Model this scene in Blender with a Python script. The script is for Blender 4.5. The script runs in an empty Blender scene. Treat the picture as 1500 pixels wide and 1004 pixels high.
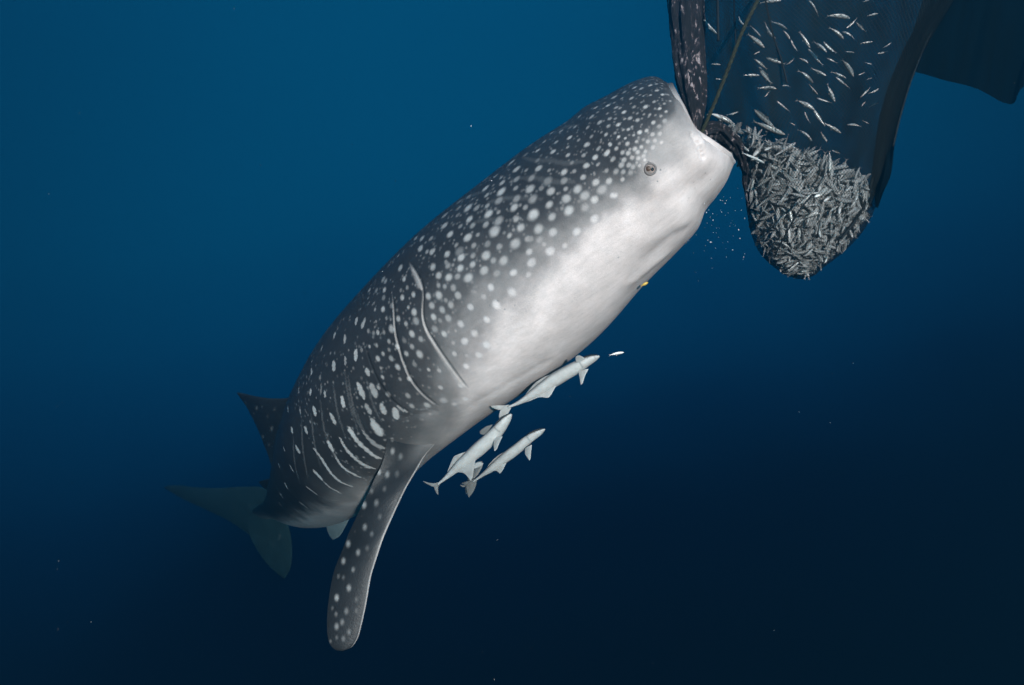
import bpy, bmesh, math, random
import numpy as np
from mathutils import Vector, Matrix

random.seed(7)
rng = np.random.default_rng(7)
scene = bpy.context.scene
col = scene.collection

# ------------------------------------------------------------------ camera, water light, camera flash, exposure
FOC = 1000.0                       # focal length in pixels of a 1500 px wide frame (24 mm on 36 mm)
cam_d = bpy.data.cameras.new('camera')
cam_d.lens = 24.0
cam_d.sensor_width = 36.0
cam_d.clip_start = 0.05
cam_d.clip_end = 400.0
cam = bpy.data.objects.new('camera', cam_d)
cam.rotation_euler = (math.radians(90), 0, 0)
col.objects.link(cam)
scene.camera = cam

world = bpy.data.worlds.new('World')
scene.world = world
world.use_nodes = True
wn = world.node_tree.nodes
wl = world.node_tree.links
bg = wn['Background']
tc = wn.new('ShaderNodeTexCoord')
dot = wn.new('ShaderNodeVectorMath'); dot.operation = 'DOT_PRODUCT'
wl.new(tc.outputs['Generated'], dot.inputs[0])
bdir = Vector((-0.20, 0.0, 1.0)).normalized()      # where the daylight comes down from
dot.inputs[1].default_value = bdir
mr = wn.new('ShaderNodeMapRange')
mr.inputs['From Min'].default_value = -1.0
mr.inputs['From Max'].default_value = 1.0
wl.new(dot.outputs['Value'], mr.inputs['Value'])
cr = wn.new('ShaderNodeValToRGB')
cr.color_ramp.interpolation = 'CARDINAL'
wno = wn.new('ShaderNodeTexNoise')                  # water is never perfectly even
wno.inputs['Scale'].default_value = 2.2
wno.inputs['Detail'].default_value = 2.0
wl.new(tc.outputs['Generated'], wno.inputs['Vector'])
wma = wn.new('ShaderNodeMath'); wma.operation = 'MULTIPLY_ADD'
wma.inputs[1].default_value = 0.09
wl.new(wno.outputs['Fac'], wma.inputs[0])
wsu = wn.new('ShaderNodeMath'); wsu.operation = 'SUBTRACT'
wsu.inputs[1].default_value = 0.045
wl.new(mr.outputs['Result'], wsu.inputs[0])
wl.new(wsu.outputs[0], wma.inputs[2])
wl.new(wma.outputs[0], cr.inputs['Fac'])
RAMP = [(0.0, (0.0003, 0.0014, 0.004)), (0.30, (0.0006, 0.0030, 0.011)), (0.39, (0.0005, 0.0075, 0.024)), (0.45, (0.0006, 0.0260, 0.070)),
        (0.53, (0.0007, 0.058, 0.136)), (0.60, (0.0008, 0.086, 0.180)), (0.73, (0.0009, 0.112, 0.222)), (1.0, (0.002, 0.140, 0.260))]
el = cr.color_ramp.elements
while len(el) < len(RAMP):
    el.new(0.5)
for e, (p, c) in zip(el, RAMP):
    e.position = p
    e.color = (*c, 1)
wl.new(cr.outputs['Color'], bg.inputs['Color'])
bg.inputs['Strength'].default_value = 1.15

flash_d = bpy.data.lights.new('flash', 'SUN')  # directional lamp added to stand in for the camera flash
flash_d.energy = 5.0
flash_d.angle = math.radians(1.2)
flash_d.color = (1.0, 0.745, 0.675)
flash = bpy.data.objects.new('flash', flash_d)
flash_dir = Vector((-0.19, 0.973, -0.12)).normalized()    # travel direction of the flash light
flash.rotation_euler = flash_dir.to_track_quat('-Z', 'Y').to_euler()
flash.location = (3, -3, -1)
col.objects.link(flash)

scene.view_settings.view_transform = 'Standard'
scene.view_settings.look = 'None'
scene.view_settings.exposure = 1.85
scene.view_settings.gamma = 1.0
scene.view_settings.use_curve_mapping = False
scene.cycles.use_denoising = True
scene.cycles.volume_bounces = 0
scene.cycles.max_bounces = 8
scene.cycles.transparent_max_bounces = 24
scene.cycles.volume_max_steps = 64


# ------------------------------------------------------------------ helpers
def at(px, py, Y):
    """Point at depth Y (metres ahead of the camera) for a sight line given in photo pixels."""
    return np.array([(px - 750.0) / FOC * Y, Y, (502.0 - py) / FOC * Y])


def hermite(t, x, v):
    """Smooth interpolation (finite-difference cubic Hermite) of v at x onto t; v may be (n,) or (n,k)."""
    x = np.asarray(x, float); v = np.asarray(v, float)
    one = v.ndim == 1
    if one:
        v = v[:, None]
    d = np.zeros_like(v)
    dx = np.diff(x)[:, None]
    sl = np.diff(v, axis=0) / dx
    d[1:-1] = (sl[:-1] * dx[1:] + sl[1:] * dx[:-1]) / (dx[1:] + dx[:-1])
    d[0] = sl[0]; d[-1] = sl[-1]
    t = np.clip(np.asarray(t, float), x[0], x[-1])
    i = np.clip(np.searchsorted(x, t, side='right') - 1, 0, len(x) - 2)
    h = (x[i + 1] - x[i])[:, None]
    u = ((t - x[i])[:, None]) / h
    r = ((2 * u**3 - 3 * u**2 + 1) * v[i] + (u**3 - 2 * u**2 + u) * h * d[i]
         + (-2 * u**3 + 3 * u**2) * v[i + 1] + (u**3 - u**2) * h * d[i + 1])
    return r[:, 0] if one else r


def sstep(a, b, x):
    t = np.clip((x - a) / (b - a), 0, 1)
    return t * t * (3 - 2 * t)


def norm(v):
    return v / np.maximum(np.linalg.norm(v, axis=-1, keepdims=True), 1e-9)


def make_mesh(name, V, quads=None, tris=None, colors=None, smooth=True):
    me = bpy.data.meshes.new(name)
    V = np.ascontiguousarray(V, dtype=np.float32)
    loops = []
    nq = 0 if quads is None else len(quads)
    nt = 0 if tris is None else len(tris)
    if nq:
        loops.append(np.asarray(quads, np.int32).ravel())
    if nt:
        loops.append(np.asarray(tris, np.int32).ravel())
    lv = np.concatenate(loops)
    me.vertices.add(len(V)); me.vertices.foreach_set('co', V.ravel())
    me.loops.add(len(lv)); me.loops.foreach_set('vertex_index', lv)
    me.polygons.add(nq + nt)
    st = np.concatenate([np.arange(nq) * 4, nq * 4 + np.arange(nt) * 3]).astype(np.int32)
    me.polygons.foreach_set('loop_start', st)
    me.update(calc_edges=True)
    me.validate()
    if smooth:
        me.polygons.foreach_set('use_smooth', np.ones(len(me.polygons), bool))
    if colors is not None:
        a = me.color_attributes.new('skin', 'FLOAT_COLOR', 'POINT')
        c = np.ones((len(V), 4), np.float32); c[:, :3] = colors
        a.data.foreach_set('color', c.ravel())
    me.update()
    return me


def link(name, me, mat=None, parent=None):
    o = bpy.data.objects.new(name, me)
    if mat is not None and me is not None and not len(me.materials):
        me.materials.append(mat)
    col.objects.link(o)
    if parent is not None:
        o.parent = parent
    return o


def tag(o, label=None, category=None, group=None, kind=None):
    for k, v in (('label', label), ('category', category), ('group', group), ('kind', kind)):
        if v:
            o[k] = v
    return o


def empty(name, loc):
    o = bpy.data.objects.new(name, None)
    o.empty_display_size = 0.1
    o.location = loc
    col.objects.link(o)
    return o


def grid_quads(n, m, wrap, off=0):
    i, j = np.meshgrid(np.arange(n - 1), np.arange(m if wrap else m - 1), indexing='ij')
    j2 = (j + 1) % m
    return (np.stack([i * m + j, i * m + j2, (i + 1) * m + j2, (i + 1) * m + j], -1).reshape(-1, 4) + off)


class Build:
    """Collects vertices, quads, triangles and vertex colours of one mesh."""
    def __init__(s):
        s.V = []; s.Q = []; s.T = []; s.C = []; s.n = 0

    def add(s, V, Q=None, T=None, C=(0.5, 0.5, 0.5)):
        V = np.asarray(V, float).reshape(-1, 3)
        C = np.asarray(C, float)
        if C.ndim == 1:
            C = np.tile(C, (len(V), 1))
        s.V.append(V); s.C.append(C.reshape(-1, 3))
        if Q is not None and len(Q):
            s.Q.append(np.asarray(Q) + s.n)
        if T is not None and len(T):
            s.T.append(np.asarray(T) + s.n)
        s.n += len(V)

    def mesh(s, name, smooth=True):
        return make_mesh(name, np.concatenate(s.V), np.concatenate(s.Q) if s.Q else None,
                         np.concatenate(s.T) if s.T else None, np.concatenate(s.C), smooth)


def tube(path, rad, n=8, C=(.5, .5, .5), b=None):
    """Round tube along a path with closed ends."""
    P = np.asarray(path, float)
    R = np.broadcast_to(np.asarray(rad, float), (len(P),))
    T = norm(np.gradient(P, axis=0))
    ref = np.array([0.13, 0.9, 0.31])
    A = norm(np.cross(T, ref)); B = np.cross(T, A)
    ph = np.arange(n) * 2 * np.pi / n
    V = P[:, None] + R[:, None, None] * (np.cos(ph)[None, :, None] * A[:, None] + np.sin(ph)[None, :, None] * B[:, None])
    b = b or Build()
    m = len(P)
    Q = grid_quads(m, n, True)
    b.add(np.concatenate([V.reshape(-1, 3), P[:1], P[-1:]]), Q,
          [[m * n, (k + 1) % n, k] for k in range(n)] + [[m * n + 1, (m - 1) * n + k, (m - 1) * n + (k + 1) % n] for k in range(n)], C)
    return b


def lump(shape, n_oct, seed, freq):
    """Cheap smooth pseudo-noise over an (..., 3) array of points."""
    r = np.random.default_rng(seed)
    out = 0
    for o in range(n_oct):
        for _ in range(5):
            k = r.normal(size=3); k /= np.linalg.norm(k)
            out = out + np.sin((shape @ k) * freq * 2**o * r.uniform(.7, 1.4) + r.uniform(0, 6.28)) / 2**o
    return out / 5


# ------------------------------------------------------------------ materials
def new_mat(name):
    m = bpy.data.materials.new(name)
    m.use_nodes = True
    return m, m.node_tree.nodes, m.node_tree.links, m.node_tree.nodes['Principled BSDF']


def skin_mat(name, rough=0.5, spec=0.3, noise_scale=9.0, noise_amt=0.25, bump=0.12, fine=160.0, speck=0.0, metallic=0.0, streak=0.0):
    m, n, l, p = new_mat(name)
    at_ = n.new('ShaderNodeAttribute'); at_.attribute_name = 'skin'
    tco = n.new('ShaderNodeTexCoord')
    nz = n.new('ShaderNodeTexNoise'); nz.inputs['Scale'].default_value = noise_scale
    nz.inputs['Detail'].default_value = 8; nz.inputs['Roughness'].default_value = 0.65
    l.new(tco.outputs['Object'], nz.inputs['Vector'])
    mp = n.new('ShaderNodeMapRange')
    mp.inputs['From Min'].default_value = 0.25; mp.inputs['From Max'].default_value = 0.75
    mp.inputs['To Min'].default_value = 1 - noise_amt; mp.inputs['To Max'].default_value = 1 + noise_amt * 0.6
    l.new(nz.outputs['Fac'], mp.inputs['Value'])
    mul = n.new('ShaderNodeMix'); mul.data_type = 'RGBA'; mul.blend_type = 'MULTIPLY'
    mul.inputs['Factor'].default_value = 1.0
    l.new(at_.outputs['Color'], mul.inputs['A']); l.new(mp.outputs['Result'], mul.inputs['B'])
    last = mul.outputs['Result']
    if speck > 0:
        vo = n.new('ShaderNodeTexVoronoi'); vo.inputs['Scale'].default_value = 26
        l.new(tco.outputs['Object'], vo.inputs['Vector'])
        nz2 = n.new('ShaderNodeTexNoise'); nz2.inputs['Scale'].default_value = 4.0
        l.new(tco.outputs['Object'], nz2.inputs['Vector'])
        r1 = n.new('ShaderNodeMapRange'); r1.inputs['From Min'].default_value = 0.08; r1.inputs['From Max'].default_value = 0.15
        r1.inputs['To Min'].default_value = 1.0; r1.inputs['To Max'].default_value = 0.0
        l.new(vo.outputs['Distance'], r1.inputs['Value'])
        r2 = n.new('ShaderNodeMapRange'); r2.inputs['From Min'].default_value = 0.56; r2.inputs['From Max'].default_value = 0.66
        l.new(nz2.outputs['Fac'], r2.inputs['Value'])
        mm = n.new('ShaderNodeMath'); mm.operation = 'MULTIPLY'
        l.new(r1.outputs['Result'], mm.inputs[0]); l.new(r2.outputs['Result'], mm.inputs[1])
        m3 = n.new('ShaderNodeMath'); m3.operation = 'MULTIPLY'; m3.inputs[1].default_value = speck
        l.new(mm.outputs[0], m3.inputs[0])
        mx = n.new('ShaderNodeMix'); mx.data_type = 'RGBA'
        l.new(m3.outputs[0], mx.inputs['Factor']); l.new(last, mx.inputs['A'])
        mx.inputs['B'].default_value = (0.05, 0.045, 0.045, 1)
        last = mx.outputs['Result']
    if streak > 0:      # fine scratches and growth lines running along the body, and the grain of the skin
        ma = n.new('ShaderNodeMapping'); ma.inputs['Scale'].default_value = (5, 60, 60)
        mb = n.new('ShaderNodeMapping'); mb.inputs['Rotation'].default_value = (0, math.radians(38), 0)
        l.new(tco.outputs['Object'], mb.inputs['Vector']); l.new(mb.outputs['Vector'], ma.inputs['Vector'])
        s1 = n.new('ShaderNodeTexNoise'); s1.inputs['Scale'].default_value = 1.0; s1.inputs['Detail'].default_value = 6; s1.inputs['Roughness'].default_value = 0.7
        l.new(ma.outputs['Vector'], s1.inputs['Vector'])
        s2 = n.new('ShaderNodeTexNoise'); s2.inputs['Scale'].default_value = 230.0; s2.inputs['Detail'].default_value = 3
        l.new(tco.outputs['Object'], s2.inputs['Vector'])
        sm = n.new('ShaderNodeMath'); sm.operation = 'ADD'
        l.new(s1.outputs['Fac'], sm.inputs[0]); l.new(s2.outputs['Fac'], sm.inputs[1])
        sr = n.new('ShaderNodeMapRange'); sr.inputs['From Min'].default_value = 0.75; sr.inputs['From Max'].default_value = 1.25
        sr.inputs['To Min'].default_value = 1 - streak; sr.inputs['To Max'].default_value = 1 + streak * 0.7
        l.new(sm.outputs[0], sr.inputs['Value'])
        m4 = n.new('ShaderNodeMix'); m4.data_type = 'RGBA'; m4.blend_type = 'MULTIPLY'; m4.inputs['Factor'].default_value = 1.0
        l.new(last, m4.inputs['A']); l.new(sr.outputs['Result'], m4.inputs['B'])
        last = m4.outputs['Result']
    l.new(last, p.inputs['Base Color'])
    fn = n.new('ShaderNodeTexNoise'); fn.inputs['Scale'].default_value = fine; fn.inputs['Detail'].default_value = 4
    l.new(tco.outputs['Object'], fn.inputs['Vector'])
    bp = n.new('ShaderNodeBump'); bp.inputs['Strength'].default_value = bump; bp.inputs['Distance'].default_value = 0.004
    l.new(fn.outputs['Fac'], bp.inputs['Height']); l.new(bp.outputs['Normal'], p.inputs['Normal'])
    p.inputs['Roughness'].default_value = rough
    p.inputs['Specular IOR Level'].default_value = spec
    p.inputs['Metallic'].default_value = metallic
    return m


def plain_mat(name, c, rough=0.5, metallic=0.0, spec=0.3, noise=0.3, scale=40):
    m, n, l, p = new_mat(name)
    tco = n.new('ShaderNodeTexCoord')
    nz = n.new('ShaderNodeTexNoise'); nz.inputs['Scale'].default_value = scale; nz.inputs['Detail'].default_value = 5
    l.new(tco.outputs['Object'], nz.inputs['Vector'])
    r = n.new('ShaderNodeValToRGB')
    r.color_ramp.elements[0].position = 0.3; r.color_ramp.elements[1].position = 0.7
    r.color_ramp.elements[0].color = (*[x * (1 - noise) for x in c], 1)
    r.color_ramp.elements[1].color = (*[min(1, x * (1 + noise)) for x in c], 1)
    l.new(nz.outputs['Fac'], r.inputs['Fac']); l.new(r.outputs['Color'], p.inputs['Base Color'])
    p.inputs['Roughness'].default_value = rough; p.inputs['Metallic'].default_value = metallic
    p.inputs['Specular IOR Level'].default_value = spec
    return m


M_SHARK = skin_mat('shark_skin', rough=0.45, spec=0.36, noise_scale=6.0, noise_amt=0.26, bump=0.35, speck=0.7, streak=0.13)
M_REMORA = skin_mat('remora_skin', rough=0.42, spec=0.4, noise_scale=30, noise_amt=0.22, bump=0.08)
M_FISH = skin_mat('silver_fish_skin', rough=0.25, spec=0.8, noise_scale=60, noise_amt=0.30, bump=0.1, fine=300, metallic=0.12)
M_DEAD = skin_mat('dull_fish_skin', rough=0.55, spec=0.4, noise_scale=50, noise_amt=0.45, bump=0.2, fine=300, metallic=0.05)
M_EYE = plain_mat('eye_white', (0.30, 0.27, 0.25), rough=0.25, spec=0.5, noise=0.35, scale=60)
M_LID = plain_mat('eyelid_skin', (0.16, 0.15, 0.145), rough=0.5, noise=0.3, scale=80)
M_IRIS = plain_mat('eye_iris', (0.09, 0.055, 0.035), rough=0.2, spec=0.5)
M_PUPIL = plain_mat('eye_pupil', (0.006, 0.006, 0.007), rough=0.12, spec=0.6)
M_ROPE = plain_mat('rope_fibre', (0.032, 0.036, 0.020), rough=0.8, noise=0.5, scale=90)
M_GOLD = plain_mat('golden_skin', (0.65, 0.42, 0.06), rough=0.4, spec=0.5)
M_SPECK = plain_mat('particle', (0.8, 0.82, 0.8), rough=0.6)

# ------------------------------------------------------------------ whale shark: the loft
# stations from mouth to tail: dorsal edge, ventral edge (sight lines), depth, half width / half height
ST = [
    # dx,  dy,   vx,   vy,   Y,    w/h
    (985, 123, 1077, 238, 3.05, 1.70),
    (966, 111, 1062, 266, 3.06, 1.62),
    (938, 114, 1037, 296, 3.07, 1.55),
    (908, 130, 1012, 322, 3.09, 1.48),
    (886, 143,  997, 348, 3.11, 1.42),
    (850, 166,  982, 374, 3.14, 1.36),
    (780, 212,  932, 428, 3.20, 1.26),
    (700, 273,  864, 503, 3.29, 1.16),
    (620, 338,  782, 566, 3.40, 1.10),
    (550, 410,  705, 616, 3.54, 1.06),
    (495, 478,  640, 664, 3.74, 1.02),
    (452, 545,  604, 696, 4.05, 0.98),
    (424, 600,  576, 714, 4.55, 0.90),
    (410, 648,  545, 732, 5.20, 0.82),
    (400, 690,  500, 752, 5.95, 0.76),
    (392, 722,  446, 759, 6.75, 0.72),
    (384, 738,  411, 755, 7.35, 0.70),
    (374, 744,  394, 757, 7.75, 0.60),
    (366, 749,  374, 756, 8.05, 0.40),
]
ST = np.array(ST, float)
ST0 = ST.copy()
for _ in range(4):          # perspective swells a thick body: bring each section's outline back to its measured edges
    D0 = np.array([at(a, b, y) for a, b, y in ST[:, [0, 1, 4]]]); V0 = np.array([at(a, b, y) for a, b, y in ST[:, [2, 3, 4]]])
    C0 = (D0 + V0) / 2
    F0 = -norm(np.gradient(C0, axis=0)); U0 = D0 - V0; h0 = np.linalg.norm(U0, axis=1) / 2
    U0 = norm(U0); U0 = norm(U0 - F0 * np.sum(U0 * F0, 1, keepdims=True)); R0 = np.cross(F0, U0)
    q0 = np.linspace(0, 2 * np.pi, 181)
    for k in range(len(ST) - 4):
        ring = C0[k] + h0[k] * (ST[k, 5] * np.cos(q0)[:, None] * R0[k] + np.sin(q0)[:, None] * U0[k])
        pr_ = np.stack([750 + FOC * ring[:, 0] / ring[:, 1], 502 - FOC * ring[:, 2] / ring[:, 1]], -1)
        e = ST0[k, 0:2] - ST0[k, 2:4]; e = e / np.linalg.norm(e)
        ST[k, 0:2] += 0.8 * (ST0[k, 0:2] @ e - (pr_ @ e).max()) * e
        ST[k, 2:4] += 0.8 * (ST0[k, 2:4] @ e - (pr_ @ e).min()) * e
Dp = np.array([at(a, b, y) for a, b, y in ST[:, [0, 1, 4]]])
Vp = np.array([at(a, b, y) for a, b, y in ST[:, [2, 3, 4]]])
Cc = (Dp + Vp) / 2
arc = np.concatenate([[0], np.cumsum(np.linalg.norm(np.diff(Cc, axis=0), axis=1))])
LTOT = arc[-1]
# row spacing: fine at the head, coarse toward the tail
rows = [0.0]
while rows[-1] < LTOT:
    s_ = rows[-1]
    rows.append(s_ + 0.0034 + 0.0090 * float(sstep(2.0, 5.0, np.array(s_))))
S = np.array(rows[:-1] + [LTOT])
NS = len(S)
# angle samples: dense on the side turned to the camera
NA = 560
ff = np.linspace(-math.pi, math.pi, 4001)
dens = 1.0 + 2.4 * sstep(2.05, 1.55, np.abs(ff - 0.0))
cum = np.concatenate([[0], np.cumsum((dens[1:] + dens[:-1]) / 2)]); cum /= cum[-1]
PHI = np.interp(np.arange(NA) / NA, cum, ff)

Dg = hermite(S, arc, Dp); Vg = hermite(S, arc, Vp)
WH = hermite(S, arc, ST[:, 5])
C = (Dg + Vg) / 2
F = -norm(np.gradient(C, axis=0))                 # towards the head
k_ = np.ones(61) / 61
for _ in range(2):
    F = np.stack([np.convolve(np.pad(F[:, i], 30, mode='edge'), k_, 'valid') for i in range(3)], -1)
F = norm(F)
U = Dg - Vg
Hh = np.linalg.norm(U, axis=1) / 2
U = norm(U)
U = norm(U - F * np.sum(U * F, 1, keepdims=True))
R = np.cross(F, U)
cph, sph = np.cos(PHI), np.sin(PHI)
wid = Hh * WH
lat = np.sign(cph) * np.abs(cph) ** 0.92
ver = np.where(sph > 0, np.sign(sph) * np.abs(sph) ** 1.0, np.sign(sph) * np.abs(sph) ** 0.86)
# the flat broad head: shift widest level down a little, blunt back keel to the rear
G = (C[:, None] + (wid[:, None] * lat[None])[..., None] * R[:, None] + (Hh[:, None] * ver[None])[..., None] * U[:, None])
def project(P):
    return np.stack([750 + FOC * P[..., 0] / P[..., 1], 502 - FOC * P[..., 2] / P[..., 1]], -1)


def normals(G):
    du = np.gradient(G, axis=0)
    dv = np.roll(G, -1, 1) - np.roll(G, 1, 1)
    n = norm(np.cross(dv, du))
    return n


# the jaw line: both lips run forward from the corner of the mouth
JAW = np.array([(980, 122), (1001, 160), (1019, 197), (1046, 214), (1070, 231), (1072, 238)], float)
ja, jd = JAW[:, 0] * .78 - JAW[:, 1] * .62, -JAW[:, 0] * .62 - JAW[:, 1] * .78
q_ = project(G[0])
a_, d_ = q_[:, 0] * .78 - q_[:, 1] * .62, -q_[:, 0] * .62 - q_[:, 1] * .78
o_ = np.argsort(jd)
dl = (np.interp(d_, jd[o_], ja[o_]) - a_) / FOC * G[0][:, 1]
near_ = np.abs(PHI) <= math.pi / 2
dfull = np.where(near_, dl, 0.0)
mir = ((math.pi - PHI + math.pi) % (2 * math.pi)) - math.pi
dfull = np.where(near_, dl, np.interp(mir, PHI[near_], dl[near_]))
for _ in range(3):
    dfull = np.convolve(np.concatenate([dfull[-5:], dfull, dfull[:5]]), np.ones(11) / 11, 'valid')
G += (np.exp(-S / 0.14)[:, None] * dfull[None])[..., None] * F[:, None]


NRM = normals(G)
if np.sum(NRM[200, :] * (G[200] - C[200])) < 0:
    NRM = -NRM
PX = project(G)
facing = np.sum(NRM * norm(G), -1) < 0.02
sub_i = np.arange(0, NS, 2); sub_j = np.arange(0, NA, 2)
II, JJ = np.meshgrid(sub_i, sub_j, indexing='ij')
okm = facing[II, JJ]
cand_i, cand_j = II[okm], JJ[okm]
cand_p = PX[cand_i, cand_j]


def locate(px, py, rear=False):
    d = (cand_p[:, 0] - px) ** 2 + (cand_p[:, 1] - py) ** 2
    k = int(np.argmin(d))
    return cand_i[k], cand_j[k]


# ---- relief: gill lips, skin folds
def slit_curve(pts):
    ij = [locate(*p) for p in pts]
    ph = np.array([PHI[j] for i, j in ij]); s = np.array([S[i] for i, j in ij])
    o = np.argsort(ph)
    return ph[o], s[o]


SLITS = [   # line, lip height, lip decay, width of the pale strip from the lower end to the upper end
    ([(598, 382), (606, 393), (612, 402), (618, 414), (623, 425), (620, 440), (618, 457), (621, 475), (629, 491), (641, 509), (656, 531), (673, 553), (687, 573)], 0.0055, 0.045,
     ([0, .12, .35, .55, .66, .70, .74, .86, 1], [.003, .017, .010, .004, .001, .002, .018, .013, .003])),
    ([(574, 424), (576, 443), (577, 466), (579, 490), (583, 506), (589, 526), (597, 548), (604, 559), (615, 574), (629, 586), (646, 597)], 0.005, 0.045,
     ([0, .3, .6, 1], [.002, .0045, .0045, .002])),
    ([(533, 500), (540, 528), (548, 547), (557, 566), (569, 583), (584, 597), (604, 606)], 0.0025, 0.04, ([0, 1], [.0, .0])),
]
disp = np.zeros((NS, NA))
strip = np.zeros((NS, NA))
crev_shade = np.zeros((NS, NA))
for pts, amp, dec, stw in SLITS:
    ph, ss = slit_curve(pts)
    js = np.where((PHI > ph[0]) & (PHI < ph[-1]))[0]
    sj = np.interp(PHI[js], ph, ss)
    for _ in range(2):
        sj = np.convolve(np.pad(sj, 10, mode='edge'), np.ones(21) / 21, 'valid')
    u = (PHI[js] - ph[0]) / (ph[-1] - ph[0])
    fade = sstep(0, .10, u) * sstep(1, .85, u)
    for side in (0, 1):
        if side == 1:   # the other flank carries the same slits
            jt = np.array([np.argmin(np.abs(((math.pi - PHI[j] + math.pi) % (2 * math.pi) - math.pi) - PHI)) for j in js])
        else:
            jt = js
        ds = S[:, None] - sj[None]
        sg = sstep(-0.0055, 0.0055, ds)
        pr = sg * np.exp(-np.clip(ds, 0, 9) / dec) - (1 - sg) * 0.5 * np.exp(np.clip(ds, -9, 0) / 0.020)
        wv = np.interp(u, *stw)[None] + 1e-4
        disp[:, jt] += amp * fade[None] * pr
        strip[:, jt] = np.maximum(strip[:, jt], fade[None] * sstep(-0.005, 0.003, ds) * sstep(wv * 1.7, wv * 0.4, ds) * sstep(0.001, 0.004, wv))
        crev_shade[:, jt] = np.maximum(crev_shade[:, jt], fade[None] * np.exp(-((ds + 0.0055) / 0.005) ** 2))


def ridge(pts, amp, width, sharp=False):
    """Fold of skin along a line on the near flank."""
    P = []
    for (a, b) in zip(pts[:-1], pts[1:]):
        for t in np.linspace(0, 1, 12, endpoint=False):
            P.append(G[locate(a[0] + (b[0] - a[0]) * t, a[1] + (b[1] - a[1]) * t)])
    P = np.array(P)
    lo, hi = P.min(0) - 3 * width, P.max(0) + 3 * width
    m = np.all((G > lo) & (G < hi), -1)
    idx = np.argwhere(m)
    X = G[m]
    best = np.full(len(X), 9.0)
    for p in P:
        best = np.minimum(best, np.linalg.norm(X - p, axis=1))
    disp[idx[:, 0], idx[:, 1]] += amp * np.exp(-(best / width) ** 2)


ridge([(1000, 338), (985, 346), (965, 362), (945, 380)], -0.006, 0.035)
ridge([(1004, 328), (985, 328), (955, 348)], 0.005, 0.045)
ridge([(975, 372), (950, 392), (925, 412)], 0.008, 0.035)
ridge([(1000, 150), (1010, 172), (1020, 192), (1030, 212)], 0.007, 0.022)
ridge([(1014, 198), (1024, 216), (1030, 232)], -0.009, 0.012)
ridge([(1035, 262), (1000, 280), (965, 300)], -0.010, 0.05)
ridge([(800, 530), (740, 565), (690, 596)], -0.004, 0.03)
ridge([(590, 612), (612, 608), (640, 602)], -0.004, 0.016)
# soft undulation of the flanks
disp += 0.004 * lump(G * np.array([1, 1, 1.0]), 2, 3, 7.0) * sstep(0.0, 0.3, S)[:, None]
G = G + disp[..., None] * NRM
NRM = normals(G)
if np.sum(NRM[200, :] * (G[200] - C[200])) < 0:
    NRM = -NRM

# ---- pattern: dark back, pale belly, spots and bars traced as surface marks
DARK = np.array([0.038, 0.0415, 0.046])
GREY = np.array([0.27, 0.265, 0.26])
WHITE = np.array([0.78, 0.72, 0.695])
BOUND = [(996, 150), (992, 172), (978, 214), (944, 270), (905, 294), (860, 320), (810, 357), (765, 394), (722, 432), (688, 475), (660, 530),
         (652, 598), (612, 668), (572, 698), (530, 712), (490, 732), (440, 750)]
bs, bp = [], []
for p in BOUND:
    i, j = locate(*p)
    bs.append(S[i]); bp.append(PHI[j])
o_ = np.argsort(bs); bs = np.array(bs)[o_]; bp = np.array(bp)[o_]
bphi = np.interp(S, bs, bp)
bphi = np.convolve(np.pad(bphi, 12, mode='edge'), np.ones(25) / 25, 'valid')
ahead = PHI.copy()
fold = np.where(np.abs(ahead) > math.pi / 2, np.sign(ahead) * math.pi - ahead, ahead)   # mirror onto the near flank
warp = 0.05 * lump(G, 2, 11, 9.0) + 0.07 * lump(G, 3, 12, 34.0)
dphi = (fold[None] - bphi[:, None] + warp) * Hh[:, None]      # metres above (+) / below (-) the flank line
tr = 0.075 + 0.13 * sstep(0.5, 1.3, S) * sstep(3.6, 2.0, S)
hi_edge = 0.35 * sstep(1.5, 0.2, dphi / tr[:, None]) + 0.65 * sstep(0.6, 0.0, dphi / tr[:, None])               # 0 on the back, 1 below the line
lo_edge = sstep(0.10, -0.95, dphi / (tr + 0.12 * sstep(0.45, 0.1, S))[:, None])
colr = DARK + (GREY - DARK) * hi_edge[..., None]
colr = colr + (WHITE - colr) * lo_edge[..., None]
# pale lips
lipc = sstep(0.055, 0.0, S[:, None] + 0.05 * np.maximum(np.sin(PHI), 0)[None] - 0.02 * (np.abs(cph) ** 1.6)[None] + 0.012 * lump(G, 2, 5, 14))
colr = colr + (np.array([0.52, 0.48, 0.46]) - colr) * (lipc * (1 - lo_edge) * 0.9)[..., None]

spotw = np.zeros((NS, NA))
row_sp = np.gradient(S)


def window(i, j, rad):
    ki = int(rad / row_sp[i]) + 2
    loc = np.linalg.norm(G[i, (j + 1) % NA] - G[i, j])
    kj = min(int(rad / max(loc, 1e-4)) + 2, 90)
    return np.arange(max(0, i - ki), min(NS, i + ki + 1)), np.arange(j - kj, j + kj + 1) % NA


def mark(px, py, r_px, b, soft=1.0, mirror=True, al=1.0, ac=1.0):
    i, j = locate(px, py)
    P = G[i, j]
    r = r_px * P[1] / FOC
    jobs = [(i, j)]
    if mirror:
        jm = int(np.argmin(np.abs(((math.pi - PHI[j] + math.pi) % (2 * math.pi) - math.pi) - PHI)))
        jobs.append((i, jm))
    for (a, c) in jobs:
        wi, wj = window(a, c, r * 1.9)
        X = G[np.ix_(wi, wj)]
        X_ = X - G[a, c]
        along = X_ @ F[a]
        d = np.sqrt((along / al) ** 2 + np.maximum(np.sum(X_ * X_, -1) - along ** 2, 0) / ac ** 2) / r
        # ragged rim
        d = d * (1 + 0.16 * lump(X, 2, 21, 90))
        v = b * sstep(1.0 + 0.42 * soft, 1.0 - 0.62 * soft, d)
        spotw[np.ix_(wi, wj)] = np.maximum(spotw[np.ix_(wi, wj)], v)


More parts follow.
